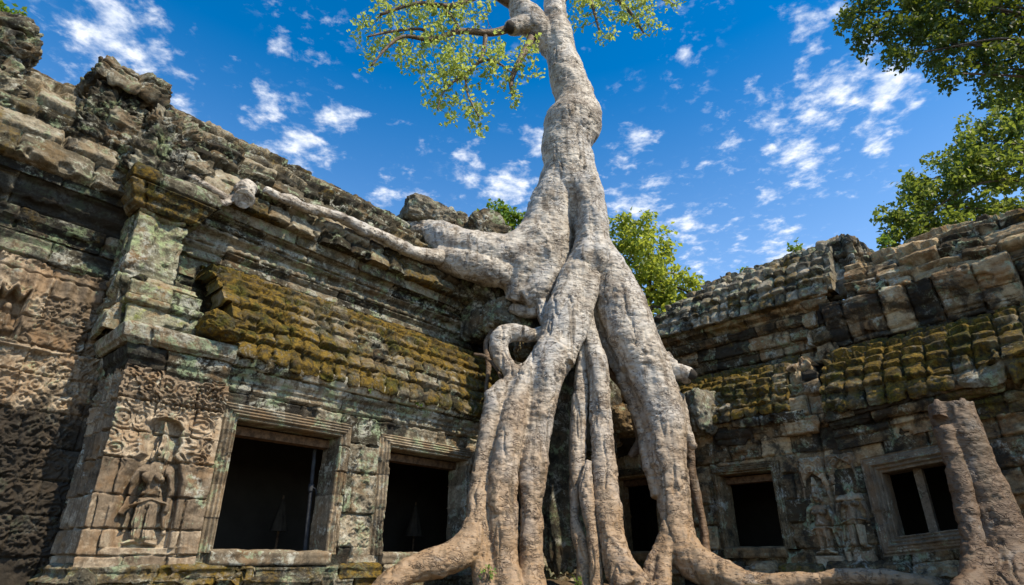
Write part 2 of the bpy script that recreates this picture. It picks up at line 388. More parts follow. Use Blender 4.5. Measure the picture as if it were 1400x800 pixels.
def blocks(U, V, courses, wr, seed, warp=.02, stag=True):
    ribs = None
    courses = np.array(courses, float); r = np.random.default_rng(seed)
    Vw = V + warp * vn2(U * .8 + seed, V * 1.3, seed) + warp * .5 * vn2(U * 3.1, V * 3.3 + seed, seed + 1)
    Uw = U + warp * .8 * vn2(U * 1.7, V * 2.1 - seed, seed + 2)
    k = np.clip(np.searchsorted(courses, Vw, 'right') - 1, 0, len(courses) - 2)
    dv0 = Vw - courses[k]; dv1 = courses[k + 1] - Vw; lv = dv0 / (courses[k + 1] - courses[k])
    lu = np.zeros_like(U); du = np.zeros_like(U); bid = np.zeros(U.shape, np.int64)
    lo, hi = U.min() - 2, U.max() + 2
    for c in range(len(courses) - 1):
        m = k == c
        ub = lo + np.cumsum(r.uniform(wr[0], wr[1], int((hi - lo) / wr[0]) + 3))
        if not stag:
            if ribs is None: ribs = ub
            ub = ribs + r.uniform(-.018, .018, len(ribs))
        if not m.any(): continue
        x = Uw[m]; i = np.clip(np.searchsorted(ub, x), 1, len(ub) - 1)
        w = ub[i] - ub[i - 1]; lu[m] = (x - ub[i - 1]) / w; du[m] = np.minimum(x - ub[i - 1], ub[i] - x); bid[m] = c * 997 + i
    dvm = np.minimum(np.where(dv0 < 0, .5, dv0), np.where(dv1 < 0, .5, dv1))
    return dict(k=k, id=bid, lu=lu, lv=np.clip(lv, 0, 1), du=du, dv=dvm)

def rounded(b, rad):
    """0 in the joint, 1 on the face, with rounded arrises and corners"""
    a = np.clip(1 - b['du'] / rad, 0, 1); c = np.clip(1 - b['dv'] / rad, 0, 1)
    d = np.clip(1 - np.sqrt(a * a + c * c), 0, 1); return np.sqrt(np.clip(1 - (1 - d) ** 2, 0, 1))

def masonry(U, V, courses, wr, seed, groove=.035, jut=.02, rough=.010, rad=.03, tilt=.03, tile=0., dome=0., warp=.02, wear=.02, stag=True):
    b = blocks(U, V, courses, wr, seed, warp, stag)
    nz = fb2(U * 9, V * 9, seed + 11, 3)
    bb = dict(b); bb['du'] = b['du'] + wear * nz * .6; bb['dv'] = b['dv'] + wear * nz * .6
    e = rounded(bb, rad)
    h1, h2, h3 = hsh(b['id'], seed), hsh(b['id'], seed + 1), hsh(b['id'], seed + 2)
    d = -groove * (1 - e) + jut * (h1 - .5) * 2 + tilt * ((b['lu'] - .5) * (h2 - .5) + (b['lv'] - .5) * (h3 - .5)) * 2
    if tile: d = d + tile * (1 - b['lv']) * e
    if dome: d = d + dome * np.sqrt(np.clip(1 - (2 * b['lu'] - 1) ** 2, 0, 1)) * (1 - .5 * b['lv'])
    d = d + rough * (fb2(U * 5, V * 5, seed + 21, 5, .55) + .5 * nz)
    d = d - .05 * np.exp(-(np.minimum(bb['du'], bb['dv']) / .009) ** 2)
    d = d + rough * .9 * fb2(U * 1.6, V * 15 + 1.5 * vn2(U * 1.2, V * 1.2, seed), seed + 27, 3)
    chip = fb2(U * 2.6, V * 2.6, seed + 31, 4); d = d - .05 * sstep(.42, .75, chip) * (rough / .01)
    return d, b, e, hsh(b['id'], seed + 5)

def scrolls(U, Z, cell, seed, warp=.25):
    """carved rinceaux: counter-rotating spirals, one per cell"""
    x = U / cell + warp * vn2(U / cell * .9, Z / cell * .9, seed); y = Z / cell + warp * vn2(U / cell * .9 + 9, Z / cell * .9, seed + 1)
    row = np.floor(y); x = x + .5 * (row % 2)
    cx, cy = np.floor(x), row; lx, ly = x - cx - .5, y - cy - .5
    r = np.hypot(lx, ly); th = np.arctan2(ly, lx); hand = np.where((cx + cy) % 2 == 0, 1., -1.)
    sp = .5 + .5 * np.cos(2 * np.pi * (r * 3.6) - hand * th + 6 * _h(cx, cy, 1, seed))
    leaf = .5 + .5 * np.cos(th * 7 + 9 * r * hand)
    h = sstep(.25, .75, sp) * sstep(.62, .45, r) + (.35 + .65 * leaf) * sstep(.40, .56, r) * .8
    h = h + .35 * np.exp(-(r / .10) ** 2)
    th2 = np.arctan2(ly * 1.0, lx) ; lf = abs(np.cos(th2 * 3.5 + hand * r * 14)) * sstep(.16, .30, r) * .35
    return (h + lf) * (.7 + .35 * vn2(U * 14, Z * 14, seed + 3)) * .9

def caps(x, y, L):
    """relief height of tapered capsules (x0,y0,r0,x1,y1,r1,h)"""
    H = np.zeros_like(x)
    for x0, y0, r0, x1, y1, r1, h in L:
        dx, dy = x1 - x0, y1 - y0; t = np.clip(((x - x0) * dx + (y - y0) * dy) / (dx * dx + dy * dy + 1e-9), 0, 1)
        d = np.hypot(x - x0 - t * dx, y - y0 - t * dy) / (r0 + (r1 - r0) * t)
        H = np.maximum(H, h * np.sqrt(np.clip(1 - d * d, 0, 1)))
    return H

def devata(x, y, headless=False):
    y = np.where(y < .60, y * (.765 / .60), .765 + (y - .60) * (.275 / .42))
    """a standing celestial dancer in relief; y from 0 at the feet to 1 at the crown"""
    L = [(0, .80, .035, 0, .84, .035, .6), (-.14, .765, .045, .14, .765, .045, .75), (0, .74, .115, 0, .60, .075, .8), (-.058, .70, .056, -.058, .695, .056, 1.25),
         (.058, .70, .056, .058, .695, .056, 1.25), (0, .60, .078, 0, .50, .115, .85), (0, .50, .125, 0, .44, .13, .85),
         (-.05, .45, .085, -.055, .10, .06, .85), (.05, .45, .085, .055, .10, .06, .85), (0, .45, .12, 0, .12, .115, .45),
         (-.16, .755, .045, -.205, .58, .036, .8), (-.205, .58, .036, -.23, .38, .028, .8), (-.23, .38, .03, -.235, .33, .032, .85),
         (.16, .755, .045, .20, .57, .036, .8), (.20, .57, .036, .19, .42, .028, .8), (.19, .42, .03, .185, .36, .032, .85),
         (-.06, .05, .03, -.15, .03, .024, .7), (.06, .05, .03, .15, .03, .024, .7), (-.17, .40, .02, .02, .47, .02, 1.0), (.02, .47, .02, .17, .43, .02, 1.0),
         (.15, .44, .02, .22, .14, .03, .55), (-.15, .44, .02, -.19, .16, .025, .5)]
    if not headless:
        L += [(0, .875, .058, 0, .90, .056, 1.1), (0, .93, .07, 0, .94, .06, .9), (0, .95, .05, 0, .985, .03, .8), (0, .985, .028, 0, 1.04, .012, .7),
              (-.075, .875, .022, -.075, .84, .026, .8), (.075, .875, .022, .075, .84, .026, .8)]
    H = caps(x, y, L)
    if not headless:
        H = H - .35 * caps(x, y, [(-.022, .893, .012, -.020, .893, .012, 1), (.022, .893, .012, .020, .893, .012, 1), (-.016, .853, .007, .016, .853, .007, 1)]) + .25 * caps(x, y, [(0, .895, .010, 0, .872, .014, 1)])
    pleat = .06 * np.cos(x * 210 + 3 * y) * sstep(.06, .1, y) * sstep(.42, .38, y) * (abs(x) < .12) - .12 * np.exp(-(x / .012) ** 2) * (y < .38)
    return H + np.where(H > .3, pleat, 0)

# ------------------------------------------------------------------ ground
def build_ground():
    g = np.sinh(np.linspace(-1, 1, 260) * 6.2); g = g / g.max() * 900
    X, Y = np.meshgrid(g, g + 7.0, indexing='ij')
    near = sstep(2.0, 6.5, Y) * sstep(40, 20, np.hypot(X, Y))
    z = .74 * near + (.10 * fb2(X * .9, Y * .9, 3, 4) + .03 * fb2(X * 5, Y * 5, 4, 3)) * sstep(60, 25, np.hypot(X, Y))
    z = z + .00 * np.exp(-((X - .2) / 2.2) ** 2 - ((Y - 9.6) / 1.4) ** 2)
    n = len(g); ids = np.arange(n * n).reshape(n, n)
    q = np.stack([ids[:-1, :-1], ids[1:, :-1], ids[1:, 1:], ids[:-1, 1:]], -1).reshape(-1, 4)
    o = mesh_obj('ground', np.stack([X, Y, z], -1).reshape(-1, 3), q, GROUND); tag(o, kind='structure')
build_ground()

def ground_z(x, y):
    x = np.array([float(x)]); y = np.array([float(y)])
    return float((.74 * sstep(2.0, 6.5, y) + .10 * fb2(x * .9, y * .9, 3, 4) + .03 * fb2(x * 5, y * 5, 4, 3) + .00 * np.exp(-((x - .2) / 2.2) ** 2 - ((y - 9.6) / 1.4) ** 2))[0])

DANCER_S = .72
# ------------------------------------------------------------------ gallery on the left
def rect_frame_relief(U, Z, s0, s1, z0, z1, widths, heights, bottom=True):
    """nested stepped mouldings round an opening: distance outside the opening -> height"""
    dx = np.maximum(s0 - U, U - s1); dz = np.maximum(Z - z1, (z0 - Z) if bottom else -9)
    d = np.maximum(dx, dz)
    return np.interp(d, np.cumsum([0] + widths)[:len(heights)], heights), d

def stepped(x, n):
    f = x * n; i = np.floor(f); return (i + sstep(.55, .95, f - i)) / n

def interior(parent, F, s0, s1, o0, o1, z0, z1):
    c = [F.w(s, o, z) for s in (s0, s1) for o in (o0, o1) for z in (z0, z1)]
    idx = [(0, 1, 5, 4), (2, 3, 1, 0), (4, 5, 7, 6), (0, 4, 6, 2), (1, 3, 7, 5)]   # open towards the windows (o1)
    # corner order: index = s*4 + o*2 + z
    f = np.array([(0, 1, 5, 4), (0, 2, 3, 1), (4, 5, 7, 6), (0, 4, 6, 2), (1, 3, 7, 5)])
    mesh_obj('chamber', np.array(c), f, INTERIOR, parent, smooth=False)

def window(parent, F, name_parent, s0, s1, z0, z1, fw, mat, seed, base=0., zf=None, sill=True, jut=1.0):
    """one window: carved stepped frame (with reveals 0.4 m deep), sill and a timber lintel beam inside"""
    o0, o1, b0, t1 = s0 - fw, s1 + fw, z0 - .03, z1 + fw
    def fn(U, V, Z, OUT):
        dx = np.maximum(s0 - U, U - s1); dz = Z - z1; d = np.maximum(np.maximum(dx, dz), 0)
        x = d / fw
        h = (.010 + .095 * stepped(np.clip(1 - abs(x - .34) / .66, 0, 1), 3) + .020 * np.sin(x * np.pi * 9) * sstep(1.0, .9, x)) * jut
        dm, b, e, t = masonry(U, V, [-.1, .36 + .1 * hsh(seed), .75, 1.05 + .06 * hsh(seed + 1), 1.42, 9], (3, 5), seed, .025, .006, .003, .016, .010, warp=.004, wear=.012)
        side = sstep(-.02, .06, dx - dz)
        return dict(d=base + h + np.where(dz > dx, .006 * fb2(U * 5, V * 5, seed, 4), dm) - .03 * sstep(.55, .9, fb2(U * 4, Z * 4, seed + 8, 4)), tint=t * .5 + .3, moss=.10, stain_shade=.05)
    fr = sheet('window', parent, mat, F, [(o0, 0), (o1, 0)], [(0, b0), (0, t1)], fn, .008, .008, hole=lambda U, Z: (U > s0) & (U < s1) & (Z > z0) & (Z < z1), skirt=.42, zf=zf)
    if sill:
        def fs(U, V, Z, OUT):
            return dict(d=.012 * fb2(U * 6, V * 6, seed + 40, 4) + .006 * np.sin(V * 60), tint=.5, moss=.12, stain_shade=.1)
        sheet('sill', fr, mat, F, [(s0 - .05, 0), (s1 + .05, 0)], [(.07 + base, z0 - .16), (.10 + base, z0 - .10), (.10 + base, z0 - .01), (.06 + base, z0), (-.30, z0 + .012)], fs, .012, .012, skirt=.12, zf=zf)
    bm = box_mesh(F, s0 - .02, s1 + .02, -.40, -.22, z1 - .13, z1 - .02, zf)
    mesh_obj('timber_lintel', *bm, TIMBER, fr, smooth=False)
    return fr

def box_mesh(F, s0, s1, o0, o1, z0, z1, zf=None):
    c = []
    for s in (s0, s1):
        for o in (o0, o1):
            for z in (z0, z1): c.append(F.w(s, o, z + (zf(np.array(s), np.array(z)) if zf else 0)))
    return np.array(c), np.array([(0, 1, 3, 2), (4, 6, 7, 5), (0, 4, 5, 1), (2, 3, 7, 6), (0, 2, 6, 4), (1, 5, 7, 3)])

def course_list(L, h, seed, jit=.25):
    r = np.random.default_rng(seed); c = [-.3, 0.]
    while c[-1] < L + .2: c.append(c[-1] + h * (1 + jit * r.uniform(-1, 1)))
    return c

def wall_fn(courses, wr, seed, moss=.1, stain_shade=.1, **kw):
    def fn(U, V, Z, OUT):
        d, b, e, t = masonry(U, V, courses, wr, seed, **kw)
        return dict(d=d, tint=t, moss=moss + .25 * (hsh(b['id'], seed + 41) > .8), stain_shade=stain_shade + .45 * (hsh(b['id'], seed + 43) > .82))
    return fn

def roof_fn(h, wr, seed, L, moss=.5, ragged=.0, tile=.085, dome=.028, mossvar=.35, topcut=True, fall=None, jut=.03, stag=True, rough=.020, ragleft=0):
    cs = course_list(L, h, seed)
    def fn(U, V, Z, OUT):
        d, b, e, t = masonry(U, V, cs, wr, seed, .05 if stag else .034, jut, rough, .030 if stag else .022, .07 if stag else .03, tile, dome, .03, .04, stag)
        mo = moss + mossvar * fb2(U * .9, V * 1.1, seed + 50, 4) + .25 * (hsh(b['id'], seed + 9) - .5)
        r = dict(d=d, tint=t, moss=np.clip(mo, 0, 1), stain_shade=.25 * (hsh(b['id'], seed + 13) > .75))
        lim = L - ragged * (hsh(b['id'] + 0 * b['k'], seed + 17) ** 2)
        top = (V > L - ragged) & (hsh(b['id'], seed + 17) < .45)
        cut = top if ragged > 0 else np.zeros(U.shape, bool)
        if fall is not None: cut = cut | (cs_top(V, U, fall, b, seed))
        if ragleft: cut = cut | (U < U.min() + ragleft * hsh(b['k'] * 13 + 5, seed + 2))
        r['cut'] = cut
        return r
    return fn

def cs_top(V, U, fall, b, seed):
    # remove whole blocks where their row lies above the fallen edge
    vb = np.round(V - b['lv'] * .0, 3)
    lim = np.interp(U, fall[0], fall[1]) + .35 * (hsh(b['id'], seed + 3) - .5)
    return V > lim

def build_left():
    E = empty('stone_gallery', tuple(FL.w(2.0, 0, 0.)), 'long mossy gallery with two wide dark windows and a carved dancer on its corner', 'temple gallery')
    F = FL
    # --- main wall, set back behind the side aisle, covered in carved scrolls
    def f_main(U, V, Z, OUT):
        d, b, e, t = masonry(U, V, course_list(4.6, .42, 5), (.45, .95), 5, .02, .012, .008, .02, .012, wear=.01)
        c = scrolls(U + .1, Z, .36, 3) * .5 + scrolls(U, Z, .17, 8) * .5
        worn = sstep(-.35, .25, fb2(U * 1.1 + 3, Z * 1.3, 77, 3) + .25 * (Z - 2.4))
        band = ((Z > 4.05) & (Z < 4.35))
        c = np.where(band, .5 + .5 * np.cos(U * 2 * np.pi / .17) * np.cos((Z - 4.2) * 10), c)
        # little niche with its seated figure
        nx, nz = U + 2.36, Z - 3.72
        arch = np.maximum(abs(nx) / .13, (nz) / (.25 + .05 * np.cos(nx * 40)))
        nich = sstep(1.05, .95, np.maximum(arch, -nz / .27)); rim = np.exp(-((np.maximum(arch, -nz / .27) - 1.18) / .09) ** 2)
        fig = caps(nx, nz, [(0, .10, .05, 0, .12, .045, 1), (0, .0, .075, 0, -.08, .08, .9), (-.09, -.15, .05, .09, -.15, .05, .8)])
        c = c * (1 - nich) * (1 - rim) + rim * 1.3
        ln = np.exp(-((Z - 3.36) / .025) ** 2) * 1.2 * (U < -1.75)
        dd = d + .085 * np.maximum(c, ln) * np.maximum(worn, .12) - nich * .16 + fig * .10 * nich
        return dict(d=dd, tint=t * .6 + .25, moss=0, stain_shade=np.clip(.15 * (1 - worn) + .85 * sstep(3.3, 2.2, Z + .5 * fb2(U * 1.3, Z * 1.3, 19, 3)), 0, 1))  # black patches plus shade over the lower wall, both painted into the colour
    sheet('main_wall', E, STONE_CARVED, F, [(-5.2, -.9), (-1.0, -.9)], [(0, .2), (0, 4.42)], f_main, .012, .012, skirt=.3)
    sheet('main_wall', E, STONE_UP, F, [(-1.05, -.93), (7.9, -.93)], [(0, 3.2), (0, 5.0)], wall_fn(course_list(2, .4, 6), (.5, 1.1), 6, .2, .3), .03, .03, skirt=.2)
    # --- moulded cornice over the main wall, left of the pier
    pc = [(0, 4.42), (.05, 4.46), (.05, 4.58), (.02, 4.60), (.08, 4.70), (.08, 4.76), (.04, 4.79), (.12, 4.86), (.14, 4.98), (.09, 5.0), (.09, 5.08), (.18, 5.16), (.20, 5.3), (.30, 5.34), (.30, 5.48)]
    L0 = float(np.linalg.norm(np.diff(np.array(pc), axis=0), axis=1).sum())
    sheet('cornice', E, STONE_UP, F, [(-5.2, -.9), (-1.35, -.9)], pc, wall_fn([-.3, .32, .74, 1.15, 3], (.7, 1.5), 12, .12, .25, groove=.02, jut=.008, rough=.007, rad=.018, tilt=.012, warp=.008), .016, .013, skirt=.2)
    pr = [(.36, 5.45), (.34, 5.75), (.18, 6.25), (-.10, 6.75), (-.5, 7.2), (-1.1, 7.55), (-1.25, 7.5)]
    Lr = float(np.linalg.norm(np.diff(np.array(pr), axis=0), axis=1).sum())
    sheet('vault_roof', E, STONE_ROOF, F, [(-5.2, -.9), (-1.3, -.9)], pr, roof_fn(.34, (.4, .8), 14, Lr, .18, .3, .07, .03), .018, .016, skirt=.3)
    # --- cornice and vault above the side aisle
    pc2 = [(-.02, 4.85), (-.02, 5.12), (.05, 5.15), (.05, 5.24), (.01, 5.27), (.10, 5.34), (.12, 5.42), (.06, 5.45), (.06, 5.52), (.17, 5.58), (.20, 5.68), (.14, 5.70), (.14, 5.76), (.30, 5.80), (.33, 5.98)]
    L2 = float(np.linalg.norm(np.diff(np.array(pc2), axis=0), axis=1).sum())
    def f_band(U, V, Z, OUT):
        d, b, e, t = masonry(U, V, [-.3, .28, .62, .98, 1.30, 3], (.55, 1.2), 22, .025, .009, .007, .02, .014, warp=.008)
        lot = .03 * (.5 + .5 * np.cos(U * 2 * np.pi / .14)) * (np.exp(-((Z - 5.40) / .05) ** 2) + np.exp(-((Z - 5.64) / .05) ** 2))
        st = sstep(.15, .55, fb2(U * .7 + 4, Z * .25, 91, 3)) * sstep(5.95, 5.6, Z)
        return dict(d=d + lot, tint=t, moss=.10 + .3 * (Z > 5.8), stain_shade=st)
    sheet('cornice', E, STONE_UP, F, [(-1.0, -.9), (7.4, -.9)], pc2, f_band, .016, .013, skirt=.25)
    pr2 = [(.42, 5.96), (.42, 6.15), (.30, 6.6), (.06, 7.08), (-.3, 7.52), (-.75, 7.86), (-1.15, 8.06), (-1.3, 8.0)]
    Lr2 = float(np.linalg.norm(np.diff(np.array(pr2), axis=0), axis=1).sum())
    sheet('vault_roof', E, STONE_ROOF, F, [(-1.35, -.9), (5.6, -.9)], pr2, roof_fn(.32, (.32, .62), 24, Lr2, .16, .25, .08, .03, fall=([-2, 4.2, 4.8, 5.2, 5.6], [9, 9, 2.2, 1.4, .8])), .018, .016, skirt=.3)
    # --- side aisle: front wall with windows
    W1 = (.10, 1.59, 1.24, 2.75); W2 = (2.52, 4.12, 1.24, 2.71); fw = .21
    def holes(U, Z):
        h = np.zeros(U.shape, bool)
        for a, b, c, d in (W1, W2): h |= (U > a - fw + .004) & (U < b + fw - .004) & (Z > c - .03) & (Z < d + fw - .004)
        return h
    def f_porch(U, V, Z, OUT):
        d, b, e, t = masonry(U, V, [-.3, .28, .55, .98, 1.55, 1.95, 2.36, 2.9, 4], (.6, 1.3), 31, .04, .018, .010, .022, .02, warp=.012)
        dz = np.clip((Z - 2.94) / .2, 0, 1); fr = .03 * stepped(dz, 3)
        # carved strip between the two windows
        m = (U > 1.77) & (U < 2.34) & (Z > 1.3) & (Z < 2.8); x = (U - 2.055) / .29
        cs = np.where(m, .05 * scrolls(U - .02, Z, .2, 41) * sstep(1., .8, abs(x) * 1.2) + .03 * sstep(.72, .78, abs(x)) * np.cos(x * 60), 0)
        wn = sstep(-.4, .2, fb2(U * 2, Z * 2, 66, 3))
        run = .55 * sstep(.25, .6, fb2(U * 2.2, Z * .35, 68, 4)) * sstep(1.6, 2.9, Z)
        return dict(d=d + fr + cs * wn, tint=t, moss=.10 + .3 * sstep(1.35, 1.0, Z), stain_shade=np.maximum(run, .4 * (hsh(b['id'], 44) > .8)))
    sheet('aisle_wall', E, STONE_L, F, [(-.09, 0), (7.3, 0)], [(0, .75), (0, 3.12)], f_porch, .012, .012, hole=holes, skirt=.42)
    w1 = window(E, F, None, *W1, fw, STONE_FRAME, 51)
    w2 = window(E, F, None, *W2, fw, STONE_FRAME, 57)
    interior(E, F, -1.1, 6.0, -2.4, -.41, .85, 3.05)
    # plinth mouldings under the windows
    pp = [(.20, .55), (.22, .70), (.20, .78), (.14, .80), (.16, .88), (.20, .92), (.13, .96), (.10, 1.00), (.12, 1.05), (.06, 1.08), (.0, 1.10)]
    sheet('plinth', E, STONE_L, F, [(-1.22, -.95), (-1.22, 0), (7.2, 0)], pp, wall_fn([-.3, .24, .42, 2], (.5, 1.2), 61, .45, .1, groove=.03, jut=.02, rough=.014, rad=.03), .015, .012, skirt=.25, u0=-2.2)
    # --- corner pilaster with the carved dancer; its left return goes back to the main wall
    def f_pil(U, V, Z, OUT):
        s = U
        cs = [-.3, .18, .44, .78, 1.16, 1.46, 1.80, 2.2, 4]
        d, b, e, t = masonry(U, V, cs, (.42, .95), 71, .02, .008, .006, .018, .015, warp=.012)
        x = s + DANCER_S; z = Z - 1.27
        fig = devata(x / 1.04 + .012 * vn2(U * 12, Z * 12, 88), z / 1.27 + .008 * vn2(U * 10, Z * 10, 89)) * (1.0 + .18 * vn2(U * 5, Z * 5, 87))
        # niche with lobed arch
        hw = np.interp(z, [0, .70, .78, .88, .95, 1.10, 1.18, 1.26, 1.34, 1.37], [.30, .29, .25, .23, .155, .20, .165, .19, .12, .0])
        ins = sstep(.02, -.02, abs(x) - hw) * (z > -.02) * (z < 1.37)
        rim = np.exp(-((abs(x) - hw - .035) / .03) ** 2) * (z > -.02) * (z < 1.45)
        sc = scrolls(U + .03, Z, .21, 75, .3) * sstep(2.05, 2.2, Z) * (abs(x) < .56)
        fr = scrolls(U, Z, .18, 79, .2) * (Z > 2.75) * (Z < 3.08)
        side = .03 * stepped(np.clip((abs(x) - .40) / .12, 0, 1), 2) * (Z < 2.2)
        left = s < -1.23
        lm = .035 * stepped(.5 + .5 * np.cos((s + 1.23) * 2 * np.pi / .30), 3) + .03 * scrolls(U, Z, .2, 82) * (Z > 2.6)
        wr = .7 + .3 * vn2(U * 3, Z * 3, 84)
        dd = d + np.where(left, lm, (.075 * sc * wr * (1 - np.clip(ins + rim, 0, 1)) + .06 * fr * wr + .04 * rim - .10 * ins + .18 * fig * np.clip(ins + .5, 0, 1) + side))
        return dict(d=dd, tint=t * .5 + .42, moss=.02 + .3 * sstep(1.25, 1.05, Z), stain_shade=0)
    sheet('corner_pilaster', E, STONE_CARVED, F, [(-1.24, -.92), (-1.24, .05), (-.10, .05)], [(0, 1.0), (0, 3.16)], f_pil, .0075, .0075, skirt=.1, u0=-2.21)
    cap = [(.02, 3.12), (.06, 3.16), (.06, 3.22), (.10, 3.26), (.12, 3.36), (.17, 3.42), (.20, 3.44), (.22, 3.58), (.18, 3.62), (-.45, 3.66)]
    sheet('pilaster_capital', E, STONE_L, F, [(-1.24, -.92), (-1.24, .05), (-.17, .05)], cap, wall_fn([-.3, .30, .62, 2], (1.0, 1.25), 86, .16, .0, groove=.025, jut=.006, rough=.005, rad=.016, tilt=.01, warp=.006), .012, .011, skirt=.2, u0=-2.21)
    # --- eave cornice of the aisle
    pe = [(.0, 3.10), (.05, 3.14), (.05, 3.20), (.08, 3.22), (.08, 3.27), (.13, 3.31), (.16, 3.38), (.20, 3.40), (.24, 3.48), (.24, 3.56), (.1, 3.58)]
    sheet('eave_cornice', E, STONE_L, F, [(-.15, 0), (7.2, 0)], pe, wall_fn([-.3, .34, .62, 2], (.7, 1.5), 91, .16, .0, groove=.025, jut=.012, rough=.006, rad=.018, tilt=.014, warp=.008), .013, .012, skirt=.2)
    # --- curved half-vault over the aisle
    pa = [(.20, 3.48), (.24, 3.54), (.22, 3.75), (.08, 4.18), (-.14, 4.55), (-.45, 4.86), (-.85, 5.06), (-.95, 5.07)]
    La = float(np.linalg.norm(np.diff(np.array(pa), axis=0), axis=1).sum())
    sheet('aisle_roof', E, STONE_ROOF, F, [(-.58, 0), (6.6, 0)], pa, roof_fn(.235, (.19, .27), 101, La, .74, 0, .058, .020, .5, jut=.010, stag=False, rough=.016, ragleft=.30), .010, .010, skirt=.35)
    # --- pier at the corner, its cap and broken pediment
    def f_pier(U, V, Z, OUT):
        d, b, e, t = masonry(U, V, [-.3, .35, .75, 1.62, 1.9, 3], (.5, .8), 111, .04, .015, .012, .03, .04)
        return dict(d=d, tint=t * .5 + .35, moss=.2 + .25 * sstep(4.6, 5.3, Z), stain_shade=0)
    sheet('pier', E, STONE_GREEN, F, [(-1.52, -.95), (-1.52, -.28), (-.92, -.28), (-.92, -.95)], [(.02, 3.62), (0, 4.3), (.0, 5.32)], f_pier, .014, .014, skirt=.05, u0=-2.2)
    sheet('pier_footing', E, STONE_GREEN, F, [(-1.40, -.95), (-1.40, -.12), (-.62, -.12), (-.62, -.95)], [(.0, 3.62), (.02, 3.9), (.02, 4.02), (-.02, 4.04), (0, 4.26), (-.05, 4.33), (-.3, 4.36)], wall_fn([-.3, .32, .66, 2], (.45, .8), 113, .38, 0, groove=.05, jut=.04, rough=.014, rad=.04), .014, .014, skirt=.05, u0=-2.2)
    pcap = [(.0, 5.28), (.05, 5.32), (.05, 5.38), (.10, 5.42), (.13, 5.50), (.18, 5.54), (.20, 5.72), (.16, 5.80), (-.4, 5.86)]
    sheet('pier_cap', E, STONE_UP, F, [(-1.58, -.95), (-1.58, -.25), (-.85, -.25), (-.85, -.95)], pcap, wall_fn([-.3, .35, 2], (.5, .9), 117, .35, 0, groove=.04, jut=.02, rough=.014, rad=.03), .014, .013, skirt=.05, u0=-2.2)
    def f_ped(U, V, Z, OUT):
        d, b, e, t = masonry(U, V, course_list(2, .30, 121), (.3, .6), 121, .06, .05, .018, .045, .08)
        sc = scrolls(U, Z, .3, 123, .4) * .06
        return dict(d=d + sc, tint=t, moss=.16, stain_shade=.1)
    sheet('pediment', E, STONE_UP, F, [(-1.75, -1.5), (-1.72, -.42), (-.98, -.42), (-.9, -1.5)], [(.08, 5.82), (.03, 6.2), (-.02, 6.55), (-.10, 6.9), (-.14, 7.05), (-.38, 7.2)], f_ped, .016, .016, skirt=.05, u0=-2.2)
    sheet('pediment', E, STONE_UP, F, [(-2.35, -2.2), (-2.30, -.72), (-1.70, -.72), (-1.6, -2.2)], [(.06, 6.2), (.02, 6.8), (.0, 7.1), (.10, 7.15), (.10, 7.42), (.02, 7.5), (-.35, 7.56)], f_ped, .016, .016, skirt=.05, u0=-2.4)
    sheet('pediment', E, STONE_UP, F, [(-4.3, -2.2), (-4.2, -.75), (-3.12, -.75), (-3.05, -2.2)], [(.08, 6.0), (.05, 6.6), (.0, 7.0), (.04, 7.35), (-.1, 7.55), (-.45, 7.65)], f_ped, .016, .016, skirt=.05, u0=-4.4)
    # props seen inside the windows are things of their own
    return E
LEFT = build_left()

